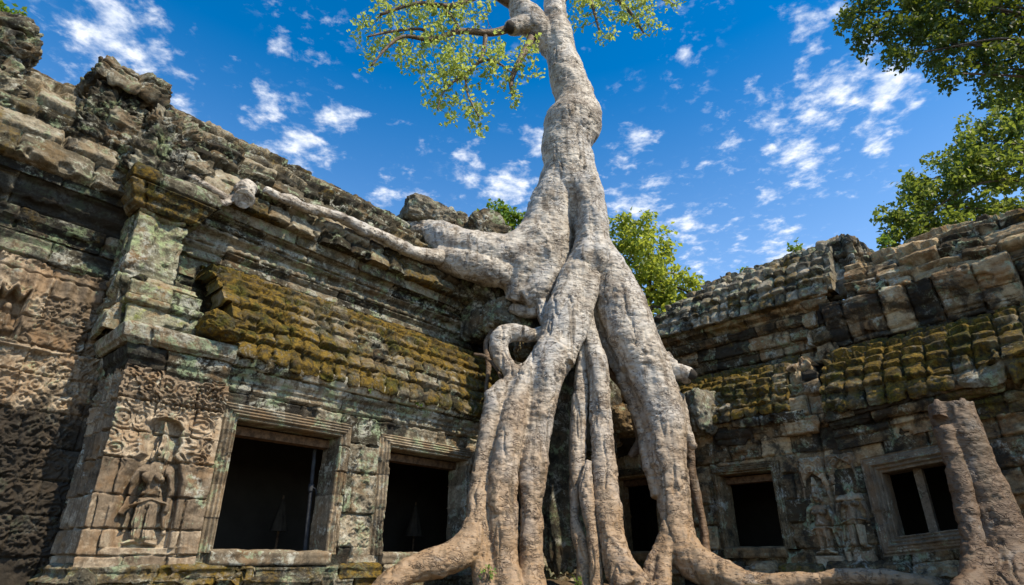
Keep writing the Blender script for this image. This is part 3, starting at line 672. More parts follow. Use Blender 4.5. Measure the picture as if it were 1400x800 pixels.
# ------------------------------------------------------------------ gallery on the right
def build_right():
    F = FR
    E = empty('stone_gallery', tuple(F.w(.5, 0, 0.)), 'damp shaded gallery with smaller windows and two carved dancers, under a lumpy stone block roof', 'temple gallery')
    def shear(S, Z):
        k = .10 * np.clip(S - 1.0, 0, 3); return k
    W3 = (-1.08, -.14, 1.34, 2.52); W5 = (-3.3, -2.42, 1.30, 2.66); W4 = (1.50, 2.46, 1.40, 2.28); fw = .17; fw4 = .25
    def holes(U, Z):
        h = np.zeros(U.shape, bool)
        for (a, b, c, d), f in ((W3, fw), (W5, fw), (W4, fw4)): h |= (U > a - f + .004) & (U < b + f - .004) & (Z > c - (.03 if f == fw else f) + (.0 if f == fw else .004)) & (Z < d + f - .004)
        return h
    def f_wall(U, V, Z, OUT):
        d, b, e, t = masonry(U, V, [-.3, .32, .62, 1.0, 1.35, 1.75, 2.05, 2.5, 4], (.4, .85), 201, .05, .03, .014, .03, .04)
        crack = -.09 * np.exp(-((U - .745 - .03 * vn2(Z * 3, Z * 0, 5)) / .018) ** 2)
        return dict(d=d * np.where((U > .22) & (U < 1.22), .45, 1) + crack, tint=t, moss=.16 + .2 * sstep(1.4, 1.1, Z), stain_shade=.2)
    sheet('aisle_wall', E, STONE_R, F, [(-4.3, 0), (4.4, 0)], [(0, .7), (0, 3.1)], f_wall, .013, .013, hole=holes, skirt=.42, zf=shear)
    def f_dev(U, V, Z, OUT):
        d, b, e, t = masonry(U, V, [-.3, .30, .62, .95, 1.2, 3], (.35, .6), 206, .035, .014, .010, .03, .02)
        dev = 0
        for cx, hl, z0, hgt in ((.50, False, 1.22, 1.10), (.98, True, 1.28, 1.18)):
            x = U - cx; z = Z - z0
            fig = devata(x / hgt / .85, z / hgt, hl)
            ins = sstep(.02, -.02, abs(x) - np.interp(z / hgt, [0, .62, .8, 1.0, 1.1], [.21, .20, .16, .12, 0])) * (z > -.02) * (z < hgt * 1.1)
            dev = dev - .11 * ins + .20 * fig * np.clip(ins + .4, 0, 1)
        sc = .06 * scrolls(U, Z, .2, 203, .3) * sstep(2.35, 2.45, Z)
        crack = -.12 * np.exp(-((U - .745 - .03 * vn2(Z * 3, Z * 0, 5)) / .022) ** 2)
        edge = sstep(.10, .0, np.minimum(np.minimum(U - .24, 1.22 - U), 2.72 - Z))
        return dict(d=.045 + d + dev + sc + crack - .16 * edge, tint=t * .5 + .4, moss=.08, stain_shade=0)
    sheet('carved_panel', E, STONE_DEV, F, [(.24, 0), (1.22, 0)], [(0, 1.02), (0, 2.72)], f_dev, .009, .009, skirt=.12, zf=shear)
    window(E, F, None, *W3, fw, STONE_R, 211)
    window(E, F, None, *W5, fw, STONE_R, 215)
    # the far right window keeps a full four-sided frame and one stone mullion
    def f4(U, V, Z, OUT):
        a, b, c, d_ = W4
        d = np.maximum(np.maximum(a - U, U - b), np.maximum(Z - d_, c - Z)); x = np.clip(d / fw4, 0, 1)
        return dict(d=.02 + .085 * stepped(1 - abs(x - .5) / .5, 2) + .014 * np.sin(x * 32) + .010 * fb2(U * 5, Z * 5, 220, 4) - .03 * sstep(.4, .8, fb2(U * 3, Z * 3, 221, 4)), tint=.55, moss=.05, stain_shade=.0)
    w4 = sheet('window', E, STONE_CARVED, F, [(W4[0] - fw4, 0), (W4[1] + fw4, 0)], [(0, W4[2] - fw4), (0, W4[3] + fw4)], f4, .010, .010, hole=lambda U, Z: (U > W4[0]) & (U < W4[1]) & (Z > W4[2]) & (Z < W4[3]), skirt=.42, zf=shear)
    mesh_obj('mullion', *box_mesh(F, 1.86, 1.97, -.34, -.20, W4[2] - .01, W4[3] + .01, shear), STONE_CARVED, w4, np.full((8, 3), (.5, 0, 0)), smooth=False)
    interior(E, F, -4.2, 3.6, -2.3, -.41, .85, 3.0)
    pp = [(.24, .5), (.26, .74), (.2, .78), (.2, .9), (.24, .95), (.14, .98), (.12, 1.06), (.0, 1.12)]
    sheet('plinth', E, STONE_R, F, [(-4.3, 0), (4.4, 0)], pp, wall_fn([-.3, .26, .46, 2], (.5, 1.2), 231, .35, .2, groove=.035, jut=.03, rough=.016, rad=.03), .016, .014, skirt=.25)
    # eaves: left part and right part stand at different heights, split at the dancers
    pe = [(.0, 3.02), (.05, 3.06), (.05, 3.13), (.10, 3.17), (.12, 3.25), (.20, 3.28), (.23, 3.38), (.20, 3.46), (.05, 3.5)]
    sheet('eave_cornice', E, STONE_R, F, [(-4.2, 0), (.62, 0)], pe, wall_fn([-.3, .30, .5, 2], (.4, 1.0), 235, .25, .2, groove=.04, jut=.03, rough=.016, rad=.03), .015, .012, skirt=.2)
    pe2 = [(.06, 2.72), (.06, 2.86), (.12, 2.9), (.12, 3.0), (.22, 3.05), (.28, 3.16), (.30, 3.30), (.1, 3.36)]
    sheet('eave_cornice', E, STONE_R, F, [(.98, 0), (4.5, 0)], pe2, wall_fn([-.3, .30, .5, 2], (.5, 1.0), 237, .30, .25, groove=.05, jut=.04, rough=.018, rad=.035), .015, .013, skirt=.25, zf=shear)
    pa = [(.18, 3.42), (.22, 3.48), (.18, 3.68), (.02, 4.0), (-.25, 4.28), (-.6, 4.48), (-1.05, 4.6)]
    La = float(np.linalg.norm(np.diff(np.array(pa), axis=0), axis=1).sum())
    sheet('aisle_roof', E, STONE_ROOF, F, [(-4.1, 0), (.42, 0)], pa, roof_fn(.22, (.18, .26), 241, La, .80, 0, .06, .026, .45, jut=.014, stag=False, rough=.014), .015, .013, skirt=.4)
    pa2 = [(.26, 3.28), (.32, 3.34), (.28, 3.55), (.08, 3.88), (-.15, 4.12), (-.45, 4.34), (-.85, 4.5)]
    La2 = float(np.linalg.norm(np.diff(np.array(pa2), axis=0), axis=1).sum())
    sheet('aisle_roof', E, STONE_ROOF, F, [(1.0, 0), (4.6, 0)], pa2, roof_fn(.29, (.25, .36), 245, La2, .72, 0, .085, .034, .5, jut=.025, stag=False, rough=.018), .014, .013, skirt=.4, zf=lambda S, Z: .03 * (S - 1))
    # broken end of the lower roof, standing blocks above the dancers
    def f_blk(sd, mo=.2):
        return wall_fn(course_list(2.5, .28, sd), (.28, .5), sd, mo, .1, groove=.06, jut=.05, rough=.018, rad=.05, tilt=.1)
    sheet('roof_end', E, STONE_R, F, [(.30, -.9), (.30, .12), (.92, .08), (.96, -.9)], [(.02, 3.02), (.05, 3.3), (.02, 3.7), (-.08, 4.0), (-.16, 4.2), (-.4, 4.35)], f_blk(251), .014, .014, skirt=.05)
    # upper wall and cornice, left part
    pc = [(-1.02, 4.45), (-1.02, 4.7), (-.96, 4.74), (-.96, 4.86), (-1.0, 4.88), (-.90, 4.96), (-.88, 5.08), (-.94, 5.10), (-.94, 5.18), (-.84, 5.26), (-.80, 5.36), (-.86, 5.38), (-.86, 5.46), (-.72, 5.52), (-.70, 5.64)]
    sheet('cornice', E, STONE_R, F, [(-4.0, 0), (1.0, 0)], pc, wall_fn([-.3, .25, .55, .9, 1.2, 3], (.4, .9), 261, .30, .2, groove=.03, jut=.012, rough=.008, rad=.022, tilt=.015, warp=.01), .017, .014, skirt=.25)
    pr = [(-.64, 5.60), (-.62, 5.72), (-.72, 6.05), (-.95, 6.42), (-1.3, 6.75), (-1.7, 6.98), (-2.1, 7.1), (-2.25, 7.05)]
    Lr = float(np.linalg.norm(np.diff(np.array(pr), axis=0), axis=1).sum())
    sheet('vault_roof', E, STONE_RR, F, [(-4.2, 0), (1.3, 0)], pr, roof_fn(.27, (.18, .27), 265, Lr, .30, .2, .075, .045, .3, jut=.02, stag=False, rough=.016, fall=([-4.2, -3.1, -2.6, -2.1, -1.6, -1.0, -.8, 2], [.1, .2, .5, .9, 1.35, 1.8, 9, 9])), .017, .015, skirt=.35)
    sheet('main_wall', E, STONE_R, F, [(-5.6, -1.08), (4.6, -1.08)], [(0, 3.0), (0, 5.5)], wall_fn(course_list(2.6, .4, 7), (.5, 1.1), 7, .2, .3), .03, .03, skirt=.2)
    # strip pilaster and broken pediment between the parts
    sheet('pier', E, STONE_R, F, [(.66, -1.3), (.66, -.72), (1.06, -.72), (1.06, -1.3)], [(.02, 4.4), (0, 4.8), (0, 5.4), (.06, 5.45), (.1, 5.7), (.02, 5.75), (-.2, 5.8)], f_blk(271, .15), .014, .014, skirt=.05)
    sheet('pediment', E, STONE_RR, F, [(1.0, -2.4), (1.02, -1.1), (1.72, -1.05), (1.8, -2.4)], [(.12, 5.55), (.1, 5.9), (.0, 6.2), (-.02, 6.55), (-.08, 6.85), (-.35, 7.0)], f_blk(275, .12), .015, .015, skirt=.05)
    # right part: a course of tall upright blocks, then rising rows
    ub = [(-.86, 4.40), (-.84, 4.52), (-.74, 4.58), (-.78, 4.68), (-.70, 4.78), (-.68, 4.92), (-.60, 5.0), (-.52, 5.10), (-.50, 5.3), (-.62, 5.36)]
    sheet('cornice', E, STONE_R, F, [(1.0, 0), (4.8, 0)], ub, wall_fn([-.6, .24, 1.16, 3], (.34, .62), 281, .12, .3, groove=.11, jut=.05, rough=.016, rad=.05, tilt=.08), .015, .013, skirt=.35, zf=lambda S, Z: .02 * (S - 1))
    pr2 = [(-.60, 5.30), (-.62, 5.5), (-.78, 5.8), (-1.0, 6.1), (-1.3, 6.32), (-1.7, 6.45), (-1.85, 6.4)]
    Lr2 = float(np.linalg.norm(np.diff(np.array(pr2), axis=0), axis=1).sum())
    sheet('vault_roof', E, STONE_R, F, [(1.5, 0), (5.6, 0)], pr2, roof_fn(.27, (.3, .7), 285, Lr2, .30, .25, .10, .03, .3, jut=.06), .016, .014, skirt=.4, zf=lambda S, Z: -.06 * np.clip(S - 3.2, 0, 2))
    return E
RIGHT = build_right()

# ------------------------------------------------------------------ tubes, roots, the strangler tree
def catmull(p, n):
    p = np.asarray(p, float); q = np.vstack([2 * p[0] - p[1], p, 2 * p[-1] - p[-2]]); out = []
    for i in range(len(p) - 1):
        a, b, c, d = q[i:i + 4]; t = np.linspace(0, 1, n, endpoint=False)[:, None]
        out.append(.5 * (2 * b + (c - a) * t + (2 * a - 5 * b + 4 * c - d) * t * t + (3 * b - a - 3 * c + d) * t ** 3))
    out.append(p[-1:]); return np.vstack(out)

def tube(pts, seg=20, n=8, r_ell=None):
    P = catmull(pts, n); X, R = P[:, :3], np.maximum(P[:, 3], .002)
    T = np.gradient(X, axis=0); T /= np.linalg.norm(T, axis=1)[:, None] + 1e-9
    up = np.array([0, 1., 0]) if abs(T[0, 1]) < .9 else np.array([1., 0, 0])
    N = np.zeros_like(X); v = up - T[0] * (up @ T[0]); N[0] = v / np.linalg.norm(v)
    for i in range(1, len(X)):
        v = N[i - 1] - T[i] * (N[i - 1] @ T[i]); N[i] = v / (np.linalg.norm(v) + 1e-9)
    B = np.cross(T, N); a = np.linspace(0, 2 * np.pi, seg, endpoint=False)
    V = X[:, None] + R[:, None, None] * (np.cos(a)[None, :, None] * N[:, None] + np.sin(a)[None, :, None] * B[:, None])
    m = len(X); V = V.reshape(-1, 3); i = np.arange(m - 1)[:, None] * seg; j = np.arange(seg)[None]; j2 = (j + 1) % seg
    q = np.stack([i + j, i + j2, i + seg + j2, i + seg + j], -1).reshape(-1, 4)
    V = np.vstack([V, X[0], X[-1]]); k = np.arange(seg); k2 = (k + 1) % seg
    t = np.vstack([np.stack([np.full(seg, m * seg), k2, k], 1), np.stack([np.full(seg, m * seg + 1), (m - 1) * seg + k, (m - 1) * seg + k2], 1)])
    return V, q, t

def px_path(L):
    """(px, py, radius in px, distance) -> world points with radii"""
    return np.array([list(at(x, y, D)) + [r * scale_at(x, y, D)] for x, y, r, D in L])

def flute(L, seed, k=3, share=.55, lift=.62):
    """strands fused along a root, winding slowly round its visible side"""
    r = np.random.default_rng(seed); out = []; n = len(L); t = np.linspace(0, 1, n)
    for i in range(k):
        ph = -1.1 + 2.2 * (i + .5) / k + r.uniform(-.25, .25); tw = r.uniform(-.7, .7); wob = r.uniform(0, 6)
        a = ph + tw * (t - .5) + .25 * np.sin(t * 7 + wob)
        q = []
        for (x, y, rad, D), aa in zip(L, a):
            q.append((x + lift * rad * math.sin(aa), y, rad * share * r.uniform(.85, 1.12), D - lift * rad * scale_at(x, y, D) * math.cos(aa)))
        out.append(px_path(q))
    return out

def join(tubes):
    V = []; Q = []; T = []; n = 0
    for v, q, t in tubes: V.append(v); Q.append(q + n); T.append(t + n); n += len(v)
    return np.vstack(V), np.vstack(Q), np.vstack(T)

def fused(name, tubes, mat, parent, voxel=.02, smooth=4, seed=0, amp=1.0, label=None):
    """tubes grown together into one continuous skin, then roughened with real relief"""
    V, Q, T = join(tubes)
    tmp = mesh_obj('tmp', V, [Q, T], None)
    m = tmp.modifiers.new('r', 'REMESH'); m.mode = 'VOXEL'; m.voxel_size = voxel; m.adaptivity = 0
    s = tmp.modifiers.new('s', 'SMOOTH'); s.iterations = smooth; s.factor = .5
    dg = bpy.context.evaluated_depsgraph_get(); ev = tmp.evaluated_get(dg); me = ev.to_mesh()
    n = len(me.vertices); P = np.empty(n * 3, np.float32); me.vertices.foreach_get('co', P); P = P.reshape(-1, 3).astype(float)
    N = np.empty(n * 3, np.float32); me.vertex_normals.foreach_get('vector', N); N = N.reshape(-1, 3).astype(float)
    lt = np.empty(len(me.polygons), np.int32); me.polygons.foreach_get('loop_total', lt)
    vi = np.empty(len(me.loops), np.int32); me.loops.foreach_get('vertex_index', vi)
    faces = [vi.reshape(-1, 4)] if (lt == 4).all() else [np.array([vi[a:a + 4] for a, t in zip(np.cumsum(lt) - lt, lt) if t == 4]), np.array([vi[a:a + 3] for a, t in zip(np.cumsum(lt) - lt, lt) if t == 3]).reshape(-1, 3)]
    ev.to_mesh_clear(); tm = tmp.data; bpy.data.objects.remove(tmp); bpy.data.meshes.remove(tm)
    d = .045 * fb3(P, 1.6, seed, 3) + .013 * fb3(P, 5.0, seed + 7, 4) + .008 * fb3(P, (4, 4, 15), seed + 13, 3) + .008 * fb3(P, (13, 13, 19), seed + 17, 2)
    cr = np.exp(-(fb3(P, (3.2, 3.2, .65), seed + 29, 3) / .07) ** 2) * sstep(-.2, .3, fb3(P, 1.1, seed + 31, 2)); d = d - .040 * cr
    pit = fb3(P, (7, 7, 10), seed + 19, 3); d = d - .02 * sstep(.45, .8, pit) + .018 * sstep(.5, .8, fb3(P, 4.2, seed + 23, 2))
    P = P + N * (d * amp)[:, None]
    o = mesh_obj(name, P, faces, mat, parent)
    if label: o['label'] = label
    return o

def leaves(C, size, seed, per, spread, flat=.6):
    """per leaves round every clump centre C (n,3): little folded blades"""
    r = np.random.default_rng(seed)
    c = np.repeat(C, per, 0); n = len(c)
    off = r.normal(0, 1, (n, 3)); off /= np.linalg.norm(off, axis=1)[:, None]; off *= (r.random((n, 1)) ** .5)
    sp = np.repeat(np.broadcast_to(spread, (len(C),)), per)[:, None]
    p = c + off * sp * np.array([1, 1, .75])
    a = r.normal(0, 1, (n, 3)); a[:, 2] -= .35; a /= np.linalg.norm(a, axis=1)[:, None]
    up = np.array([0, 0, 1.]) + r.normal(0, flat, (n, 3)); b = np.cross(a, up); b /= np.linalg.norm(b, axis=1)[:, None] + 1e-9
    nn = np.cross(b, a)
    s = size * r.uniform(.45, 1.4, (n, 1))
    w = s * r.uniform(.28, .42, (n, 1))
    V = np.stack([p, p + a * s * .5 + b * w + nn * s * .10, p + a * s - nn * s * .08, p + a * s * .5 - b * w + nn * s * .10], 1).reshape(-1, 3)
    k = np.arange(n)[:, None] * 4
    F = np.vstack([k + np.array([[0, 1, 2]]), k + np.array([[0, 2, 3]])])
    tint = np.repeat(np.clip(np.repeat(r.random(len(C)) * .5, per) + r.random(n) * .55, 0, 1), 4)
    return V, F, np.stack([tint] * 3, 1)

def clumps(circles, D, dj, dens, seed, clump_r):
    """clump centres spread through a crown given as circles (px, py, r px)"""
    r = np.random.default_rng(seed); out = []
    for x, y, rad, *dd in circles:
        Dc = dd[0] if dd else D
        k = scale_at(x, y, Dc); R = rad * k; n = max(3, int(dens * (R / clump_r) ** 2)); cc = at(x, y, Dc)
        q = r.normal(0, 1, (n, 3)); q /= np.linalg.norm(q, axis=1)[:, None]; q *= R * r.random((n, 1)) ** .4
        q[:, 1] *= dj; out.append(cc + q)
    return np.vstack(out)

def limb_mesh(name, paths, mat, parent, seg=8, n=5):
    V, Q, T = join([tube(p, seg, n) for p in paths]); return mesh_obj(name, V, [Q, T], mat, parent)

def twigs(start, C, frac, seed, r0=.03):
    """thin crooked limbs from a branch point to some of the clumps"""
    r = np.random.default_rng(seed); out = []
    for c in C[r.random(len(C)) < frac]:
        s = start[np.argmin(np.linalg.norm(start - c, axis=1))]
        L = np.linalg.norm(c - s)
        m = s + (c - s) * .5 + r.normal(0, .10 * L, 3)
        out.append(np.array([list(s) + [r0], list(m) + [r0 * .6], list(c) + [r0 * .2]]))
    return out

def build_tree():
    base = at(760, 800, 9.8)
    E = empty('strangler_tree', (base[0], base[1], .85), 'huge pale strangler tree with a twisting trunk and thick roots pouring over the temple corner', 'tree')
    # trunk with its bends, the fork, the left shoulder and the arm creeping along the roof
    trunk = px_path([(757, -120, 15, 11.3), (758, -40, 14, 11.1), (758, 0, 14, 11.0), (761, 40, 19, 11.0), (766, 71, 21, 11.0), (777, 107, 25, 10.9), (787, 143, 27, 10.85), (781, 168, 37, 10.8), (775, 190, 34, 10.8),
                     (774, 208, 32, 10.8), (778, 232, 33, 10.8), (781, 258, 35, 10.85), (786, 290, 29, 10.95), (792, 330, 24, 11.05), (794, 370, 22, 11.1)])
    rs_l = [(792, 205, 15, 10.72), (801, 240, 19, 10.62), (806, 280, 20, 10.55), (811, 318, 22, 10.5), (808, 350, 25, 10.45), (800, 382, 18, 10.45)]
    rs = px_path(rs_l)
    knot = px_path([(800, 140, 14, 10.75), (804, 160, 17, 10.72), (803, 180, 15, 10.72), (797, 200, 8, 10.75)])
    fork = px_path([(763, 75, 15, 11.0), (740, 46, 19, 11.0), (722, 25, 20, 11.0), (706, 2, 15, 11.05), (690, -30, 12, 11.1), (670, -80, 9, 11.2)])
    stub = px_path([(728, 35, 15, 10.95), (708, 36, 12, 10.8), (697, 38, 10, 10.7)])
    should_l = [(768, 236, 27, 10.8), (757, 272, 29, 10.8), (750, 308, 35, 10.85), (740, 340, 42, 10.85), (727, 368, 41, 10.82), (714, 394, 29, 10.72), (705, 410, 17, 10.68)]
    should = px_path(should_l)
    inner = px_path([(768, 245, 14, 10.6), (764, 285, 17, 10.6), (760, 325, 21, 10.6), (751, 366, 23, 10.58), (735, 396, 21, 10.52), (716, 409, 15, 10.52)])
    diag = px_path([(752, 280, 13, 10.6), (736, 306, 18, 10.6), (712, 332, 21, 10.6), (682, 344, 22, 10.62), (655, 346, 18, 10.62)])
    arm_l = [(745, 350, 40, 10.78), (715, 354, 34, 10.74), (688, 352, 33, 10.72), (655, 348, 32, 10.72), (628, 340, 28, 10.74), (606, 327, 23, 10.8), (584, 315, 17, 10.86), (562, 312, 10, 10.86), (545, 314, 4, 10.9)]
    arm = px_path(arm_l)
    belly = px_path([(598, 350, 15, 10.62), (630, 358, 20, 10.55), (665, 368, 21, 10.55), (700, 380, 19, 10.55)])
    fold = px_path([(700, 420, 7, 10.7), (722, 428, 8, 10.65), (738, 420, 9, 10.6), (744, 400, 8, 10.6)])
    fused('trunk', [tube(t, 24, 8) for t in (trunk, rs, knot, fork, stub, should, inner, diag, arm, belly, fold, *flute(rs_l, 7, 2, .55), *flute(arm_l, 8, 2, .55, .5), *flute(should_l, 9, 3, .42, .62))], BARK, E, .022, 5, 1)
    mesh_obj('hollow', *[x if i == 0 else list(x) for i, x in enumerate((lambda v, q, t: (v, (q, t)))(*tube(px_path([(699, 38, 8.5, 10.69), (694, 38, 7.5, 10.66), (692, 38, 3, 10.655)]), 16, 4)))], INTERIOR, E)
    # the broad front root and its three strands and arch
    C_l = [(798, 300, 14, 10.7), (806, 330, 22, 10.6), (798, 362, 25, 10.5), (784, 397, 26, 10.35), (772, 437, 29, 10.2), (763, 470, 28, 10.1), (752, 495, 30, 10.0), (744, 515, 24, 9.95)]
    C = px_path(C_l)
    C2 = px_path([(812, 345, 15, 10.5), (806, 385, 14, 10.3), (798, 425, 13, 10.15), (784, 465, 14, 10.0), (770, 495, 17, 9.9)])
    L3_l = [(758, 480, 24, 9.95), (748, 515, 24, 9.85), (743, 545, 20, 9.8), (737, 575, 19, 9.75), (731, 615, 19, 9.7), (727, 655, 19.5, 9.65), (727, 700, 16, 9.6), (727, 740, 16.5, 9.55), (728, 775, 18, 9.5), (726, 815, 26, 9.4)]
    L3 = px_path(L3_l)
    L2_l = [(738, 490, 16, 9.95), (718, 520, 17, 9.8), (708, 548, 17, 9.7), (703, 575, 18.5, 9.62), (693, 620, 19, 9.52), (686, 655, 20.5, 9.48), (687, 700, 20.5, 9.45), (688, 740, 20, 9.4), (690, 775, 19, 9.35), (694, 815, 24, 9.25)]
    L2 = px_path(L2_l)
    L1_l = [(728, 497, 11, 10.0), (703, 520, 14, 9.9), (682, 542, 16, 9.8), (671, 575, 15.5, 9.7), (662, 620, 14, 9.6), (655, 655, 13, 9.52), (652, 700, 15, 9.4), (646, 735, 20, 9.3), (628, 757, 22, 9.15), (597, 768, 21, 9.0), (560, 782, 19, 8.85), (525, 802, 16, 8.7), (495, 830, 14, 8.6)]
    L1 = px_path(L1_l)
    toe = px_path([(650, 720, 15, 9.35), (656, 755, 14, 9.3), (660, 790, 16, 9.25), (665, 820, 18, 9.2)])
    nub = px_path([(676, 552, 11, 9.76), (671, 540, 9, 9.74), (669, 533, 6, 9.74)])
    A = px_path([(748, 448, 8, 10.3), (730, 459, 10, 10.2), (708, 455, 11, 10.15), (688, 460, 12.5, 10.1), (681, 476, 13, 10.05), (691, 497, 13, 10.0), (704, 515, 13, 9.9)])
    A2 = px_path([(748, 448, 8, 10.3), (741, 430, 8, 10.4), (740, 405, 10, 10.5)])
    fused('root', [tube(t, 22, 8) for t in (C, C2, L3, L2, L1, toe, nub, A, A2, *flute(C_l, 1, 2, .55, .5), *flute(L3_l, 2, 2, .6, .36), *flute(L2_l, 3, 2, .6, .36))], BARK, E, .019, 3, 31, .9, 'broad front root splitting into three thick strands')
    R_l = [(805, 300, 15, 10.75), (816, 335, 20, 10.65), (834, 371, 24, 10.55), (843, 397, 29, 10.5), (852, 424, 34, 10.4), (868, 470, 34, 10.3), (890, 520, 31, 10.25), (905, 570, 30, 10.2), (911, 620, 27, 10.15),
                 (918, 660, 24, 10.1), (924, 705, 21, 10.0), (927, 735, 22, 9.9), (940, 760, 25, 9.75), (968, 778, 22, 9.5), (1005, 793, 18, 9.25), (1045, 803, 14, 9.1)]
    R = px_path(R_l)
    Rl = px_path([(822, 390, 22, 10.7), (828, 430, 22, 10.7), (838, 470, 18, 10.65), (860, 515, 18, 10.5), (880, 570, 15, 10.35), (890, 620, 13, 10.25), (900, 680, 10, 10.1)])
    Rs = px_path([(905, 498, 20, 10.3), (920, 505, 13, 10.2), (932, 509, 11.5, 10.14), (940, 512, 12, 10.1), (946, 514, 10, 10.08)])
    mesh_obj('hollow', *(lambda v, q, t: (v, [q, t]))(*tube(px_path([(942, 511, 7.5, 10.0), (947, 513, 7.5, 10.0), (952, 515, 4, 10.0)]), 14, 4)), INTERIOR, E)
    Rf = px_path([(918, 545, 16, 10.3), (932, 580, 11, 10.2), (944, 602, 5, 10.15), (948, 612, 3, 10.15)])
    Rt1 = px_path([(918, 720, 14, 9.9), (902, 755, 11, 9.8), (890, 785, 11, 9.7), (880, 815, 12, 9.6)])
    Rt2 = px_path([(915, 740, 13, 9.8), (908, 770, 11, 9.65), (906, 800, 11, 9.5), (906, 830, 12, 9.4)])
    fused('root', [tube(t, 22, 8) for t in (R, Rl, Rs, Rf, Rt1, Rt2, *flute(R_l, 5, 3, .5, .52))], BARK, E, .019, 3, 41, .9, 'massive right root bending into a foot that runs to the right')
    M2_l = [(803, 410, 8, 10.3), (802, 440, 11, 10.2), (810, 475, 13, 10.12), (818, 510, 15, 10.05), (822, 570, 15, 10.0), (825, 620, 15.5, 9.95), (827, 660, 18, 9.9), (831, 700, 18, 9.8), (837, 735, 19, 9.7), (848, 770, 22, 9.55), (862, 805, 26, 9.4)]
    M2 = px_path(M2_l)
    M2t = px_path([(840, 745, 15, 9.6), (866, 785, 15, 9.35), (892, 808, 12, 9.2)])
    fused('root', [tube(t, 20, 8) for t in (M2, M2t, *flute(M2_l, 6, 2, .6, .4))], BARK, E, .017, 3, 51, .8)
    M1 = px_path([(795, 440, 6, 10.3), (797, 480, 9, 10.2), (795, 520, 10, 10.15), (791, 570, 12, 10.1), (789, 620, 12, 10.05), (787, 650, 10.5, 10.0), (785, 700, 8, 9.95), (789, 730, 9, 9.9), (797, 755, 9, 9.85), (798, 790, 10, 9.8), (797, 815, 12, 9.75)])
    fused('root', [tube(M1, 18, 8)], BARK, E, .015, 2, 61, .7)
    M3 = px_path([(805, 630, 4, 9.85), (801, 660, 8.5, 9.82), (803, 690, 9.5, 9.78), (809, 725, 8.5, 9.72), (813, 755, 8.5, 9.66), (815, 785, 10, 9.6), (816, 815, 12, 9.55)])
    fused('root', [tube(M3, 18, 8)], BARK, E, .014, 2, 63, .6)
    Bk = px_path([(818, 480, 7, 10.9), (828, 500, 8, 10.85), (850, 522, 9, 10.8), (866, 550, 9, 10.75), (873, 582, 8, 10.7), (878, 602, 8, 10.65), (868, 617, 6, 10.6), (860, 624, 3, 10.6)])
    fused('root', [tube(Bk, 16, 8)], BARK_BROWN, E, .014, 2, 67, .5)
    Hg = px_path([(936, 575, 5, 10.45), (943, 615, 6, 10.5), (945, 650, 6.5, 10.5), (953, 680, 6.5, 10.45), (960, 712, 6, 10.4), (964, 745, 6, 10.3), (967, 790, 6, 10.2)])
    fused('root', [tube(Hg, 14, 8)], BARK_BROWN, E, .012, 2, 69, .5)
    Hg2 = px_path([(930, 590, 4, 10.5), (935, 650, 4, 10.5), (938, 710, 4, 10.4), (944, 760, 5, 10.25)])
    fused('root', [tube(Hg2, 12, 8)], BARK_BROWN, E, .012, 2, 70, .4)
    for sd, L in ((101, [(742, 395, 4, 10.5), (736, 425, 4.5, 10.5), (744, 452, 4.5, 10.35), (735, 472, 4, 10.2)]),
                  (102, [(690, 425, 3.5, 10.9), (676, 448, 3.5, 10.95), (664, 470, 3, 10.9), (668, 500, 3, 10.7), (664, 535, 2.5, 10.5)]),
                  (103, [(648, 484, 2, 10.6), (664, 488, 2.2, 10.55), (678, 503, 2.2, 10.4), (688, 524, 2, 10.1)]),
                  (108, [(925, 560, 5, 10.1), (936, 600, 4, 10.15), (932, 650, 4, 10.1), (942, 700, 4, 10.0), (950, 745, 5, 9.85)])):
        fused('root', [tube(px_path(L), 12, 8)], BARK if sd > 103 else BARK_BROWN, E, .011, 2, sd, .35)
    # surface root running right along the foot of the wall
    G = px_path([(985, 788, 14, 9.35), (1040, 797, 12, 9.1), (1090, 796, 11, 8.95), (1140, 790, 11, 8.75), (1190, 788, 11, 8.5), (1235, 791, 10, 8.3), (1275, 797, 8, 8.1), (1310, 806, 6, 8.0)])
    fused('root', [tube(G, 18, 8)], BARK, E, .014, 2, 71, .8)
    # thin root clinging to the cornice of the left gallery
    H2 = []
    for x, y, r in ((612, 352, 12), (587, 350, 10.5), (565, 345, 8.5), (542, 334, 9.5), (518, 321, 8), (494, 312, 8.8), (465, 297, 7.4), (437, 289, 8), (415, 283, 6.6), (400, 275, 7), (378, 268, 5.6), (362, 259, 5)):
        s_, z_ = FL.inv(x, y, -.33); P = FL.w(s_, -.33, z_); H2.append(list(P) + [r * scale_at(x, y, P[1])])
    H2[0][:3] = list(at(612, 352, 10.6))
    fused('root', [tube(np.array(H2), 16, 8)], BARK, E, .013, 2, 73, .6, 'thin root clinging along the cornice of the left gallery')
    # branches
    def D(l, d=11.0): return px_path([(x, y, r, d + dd) for x, y, r, dd in l])
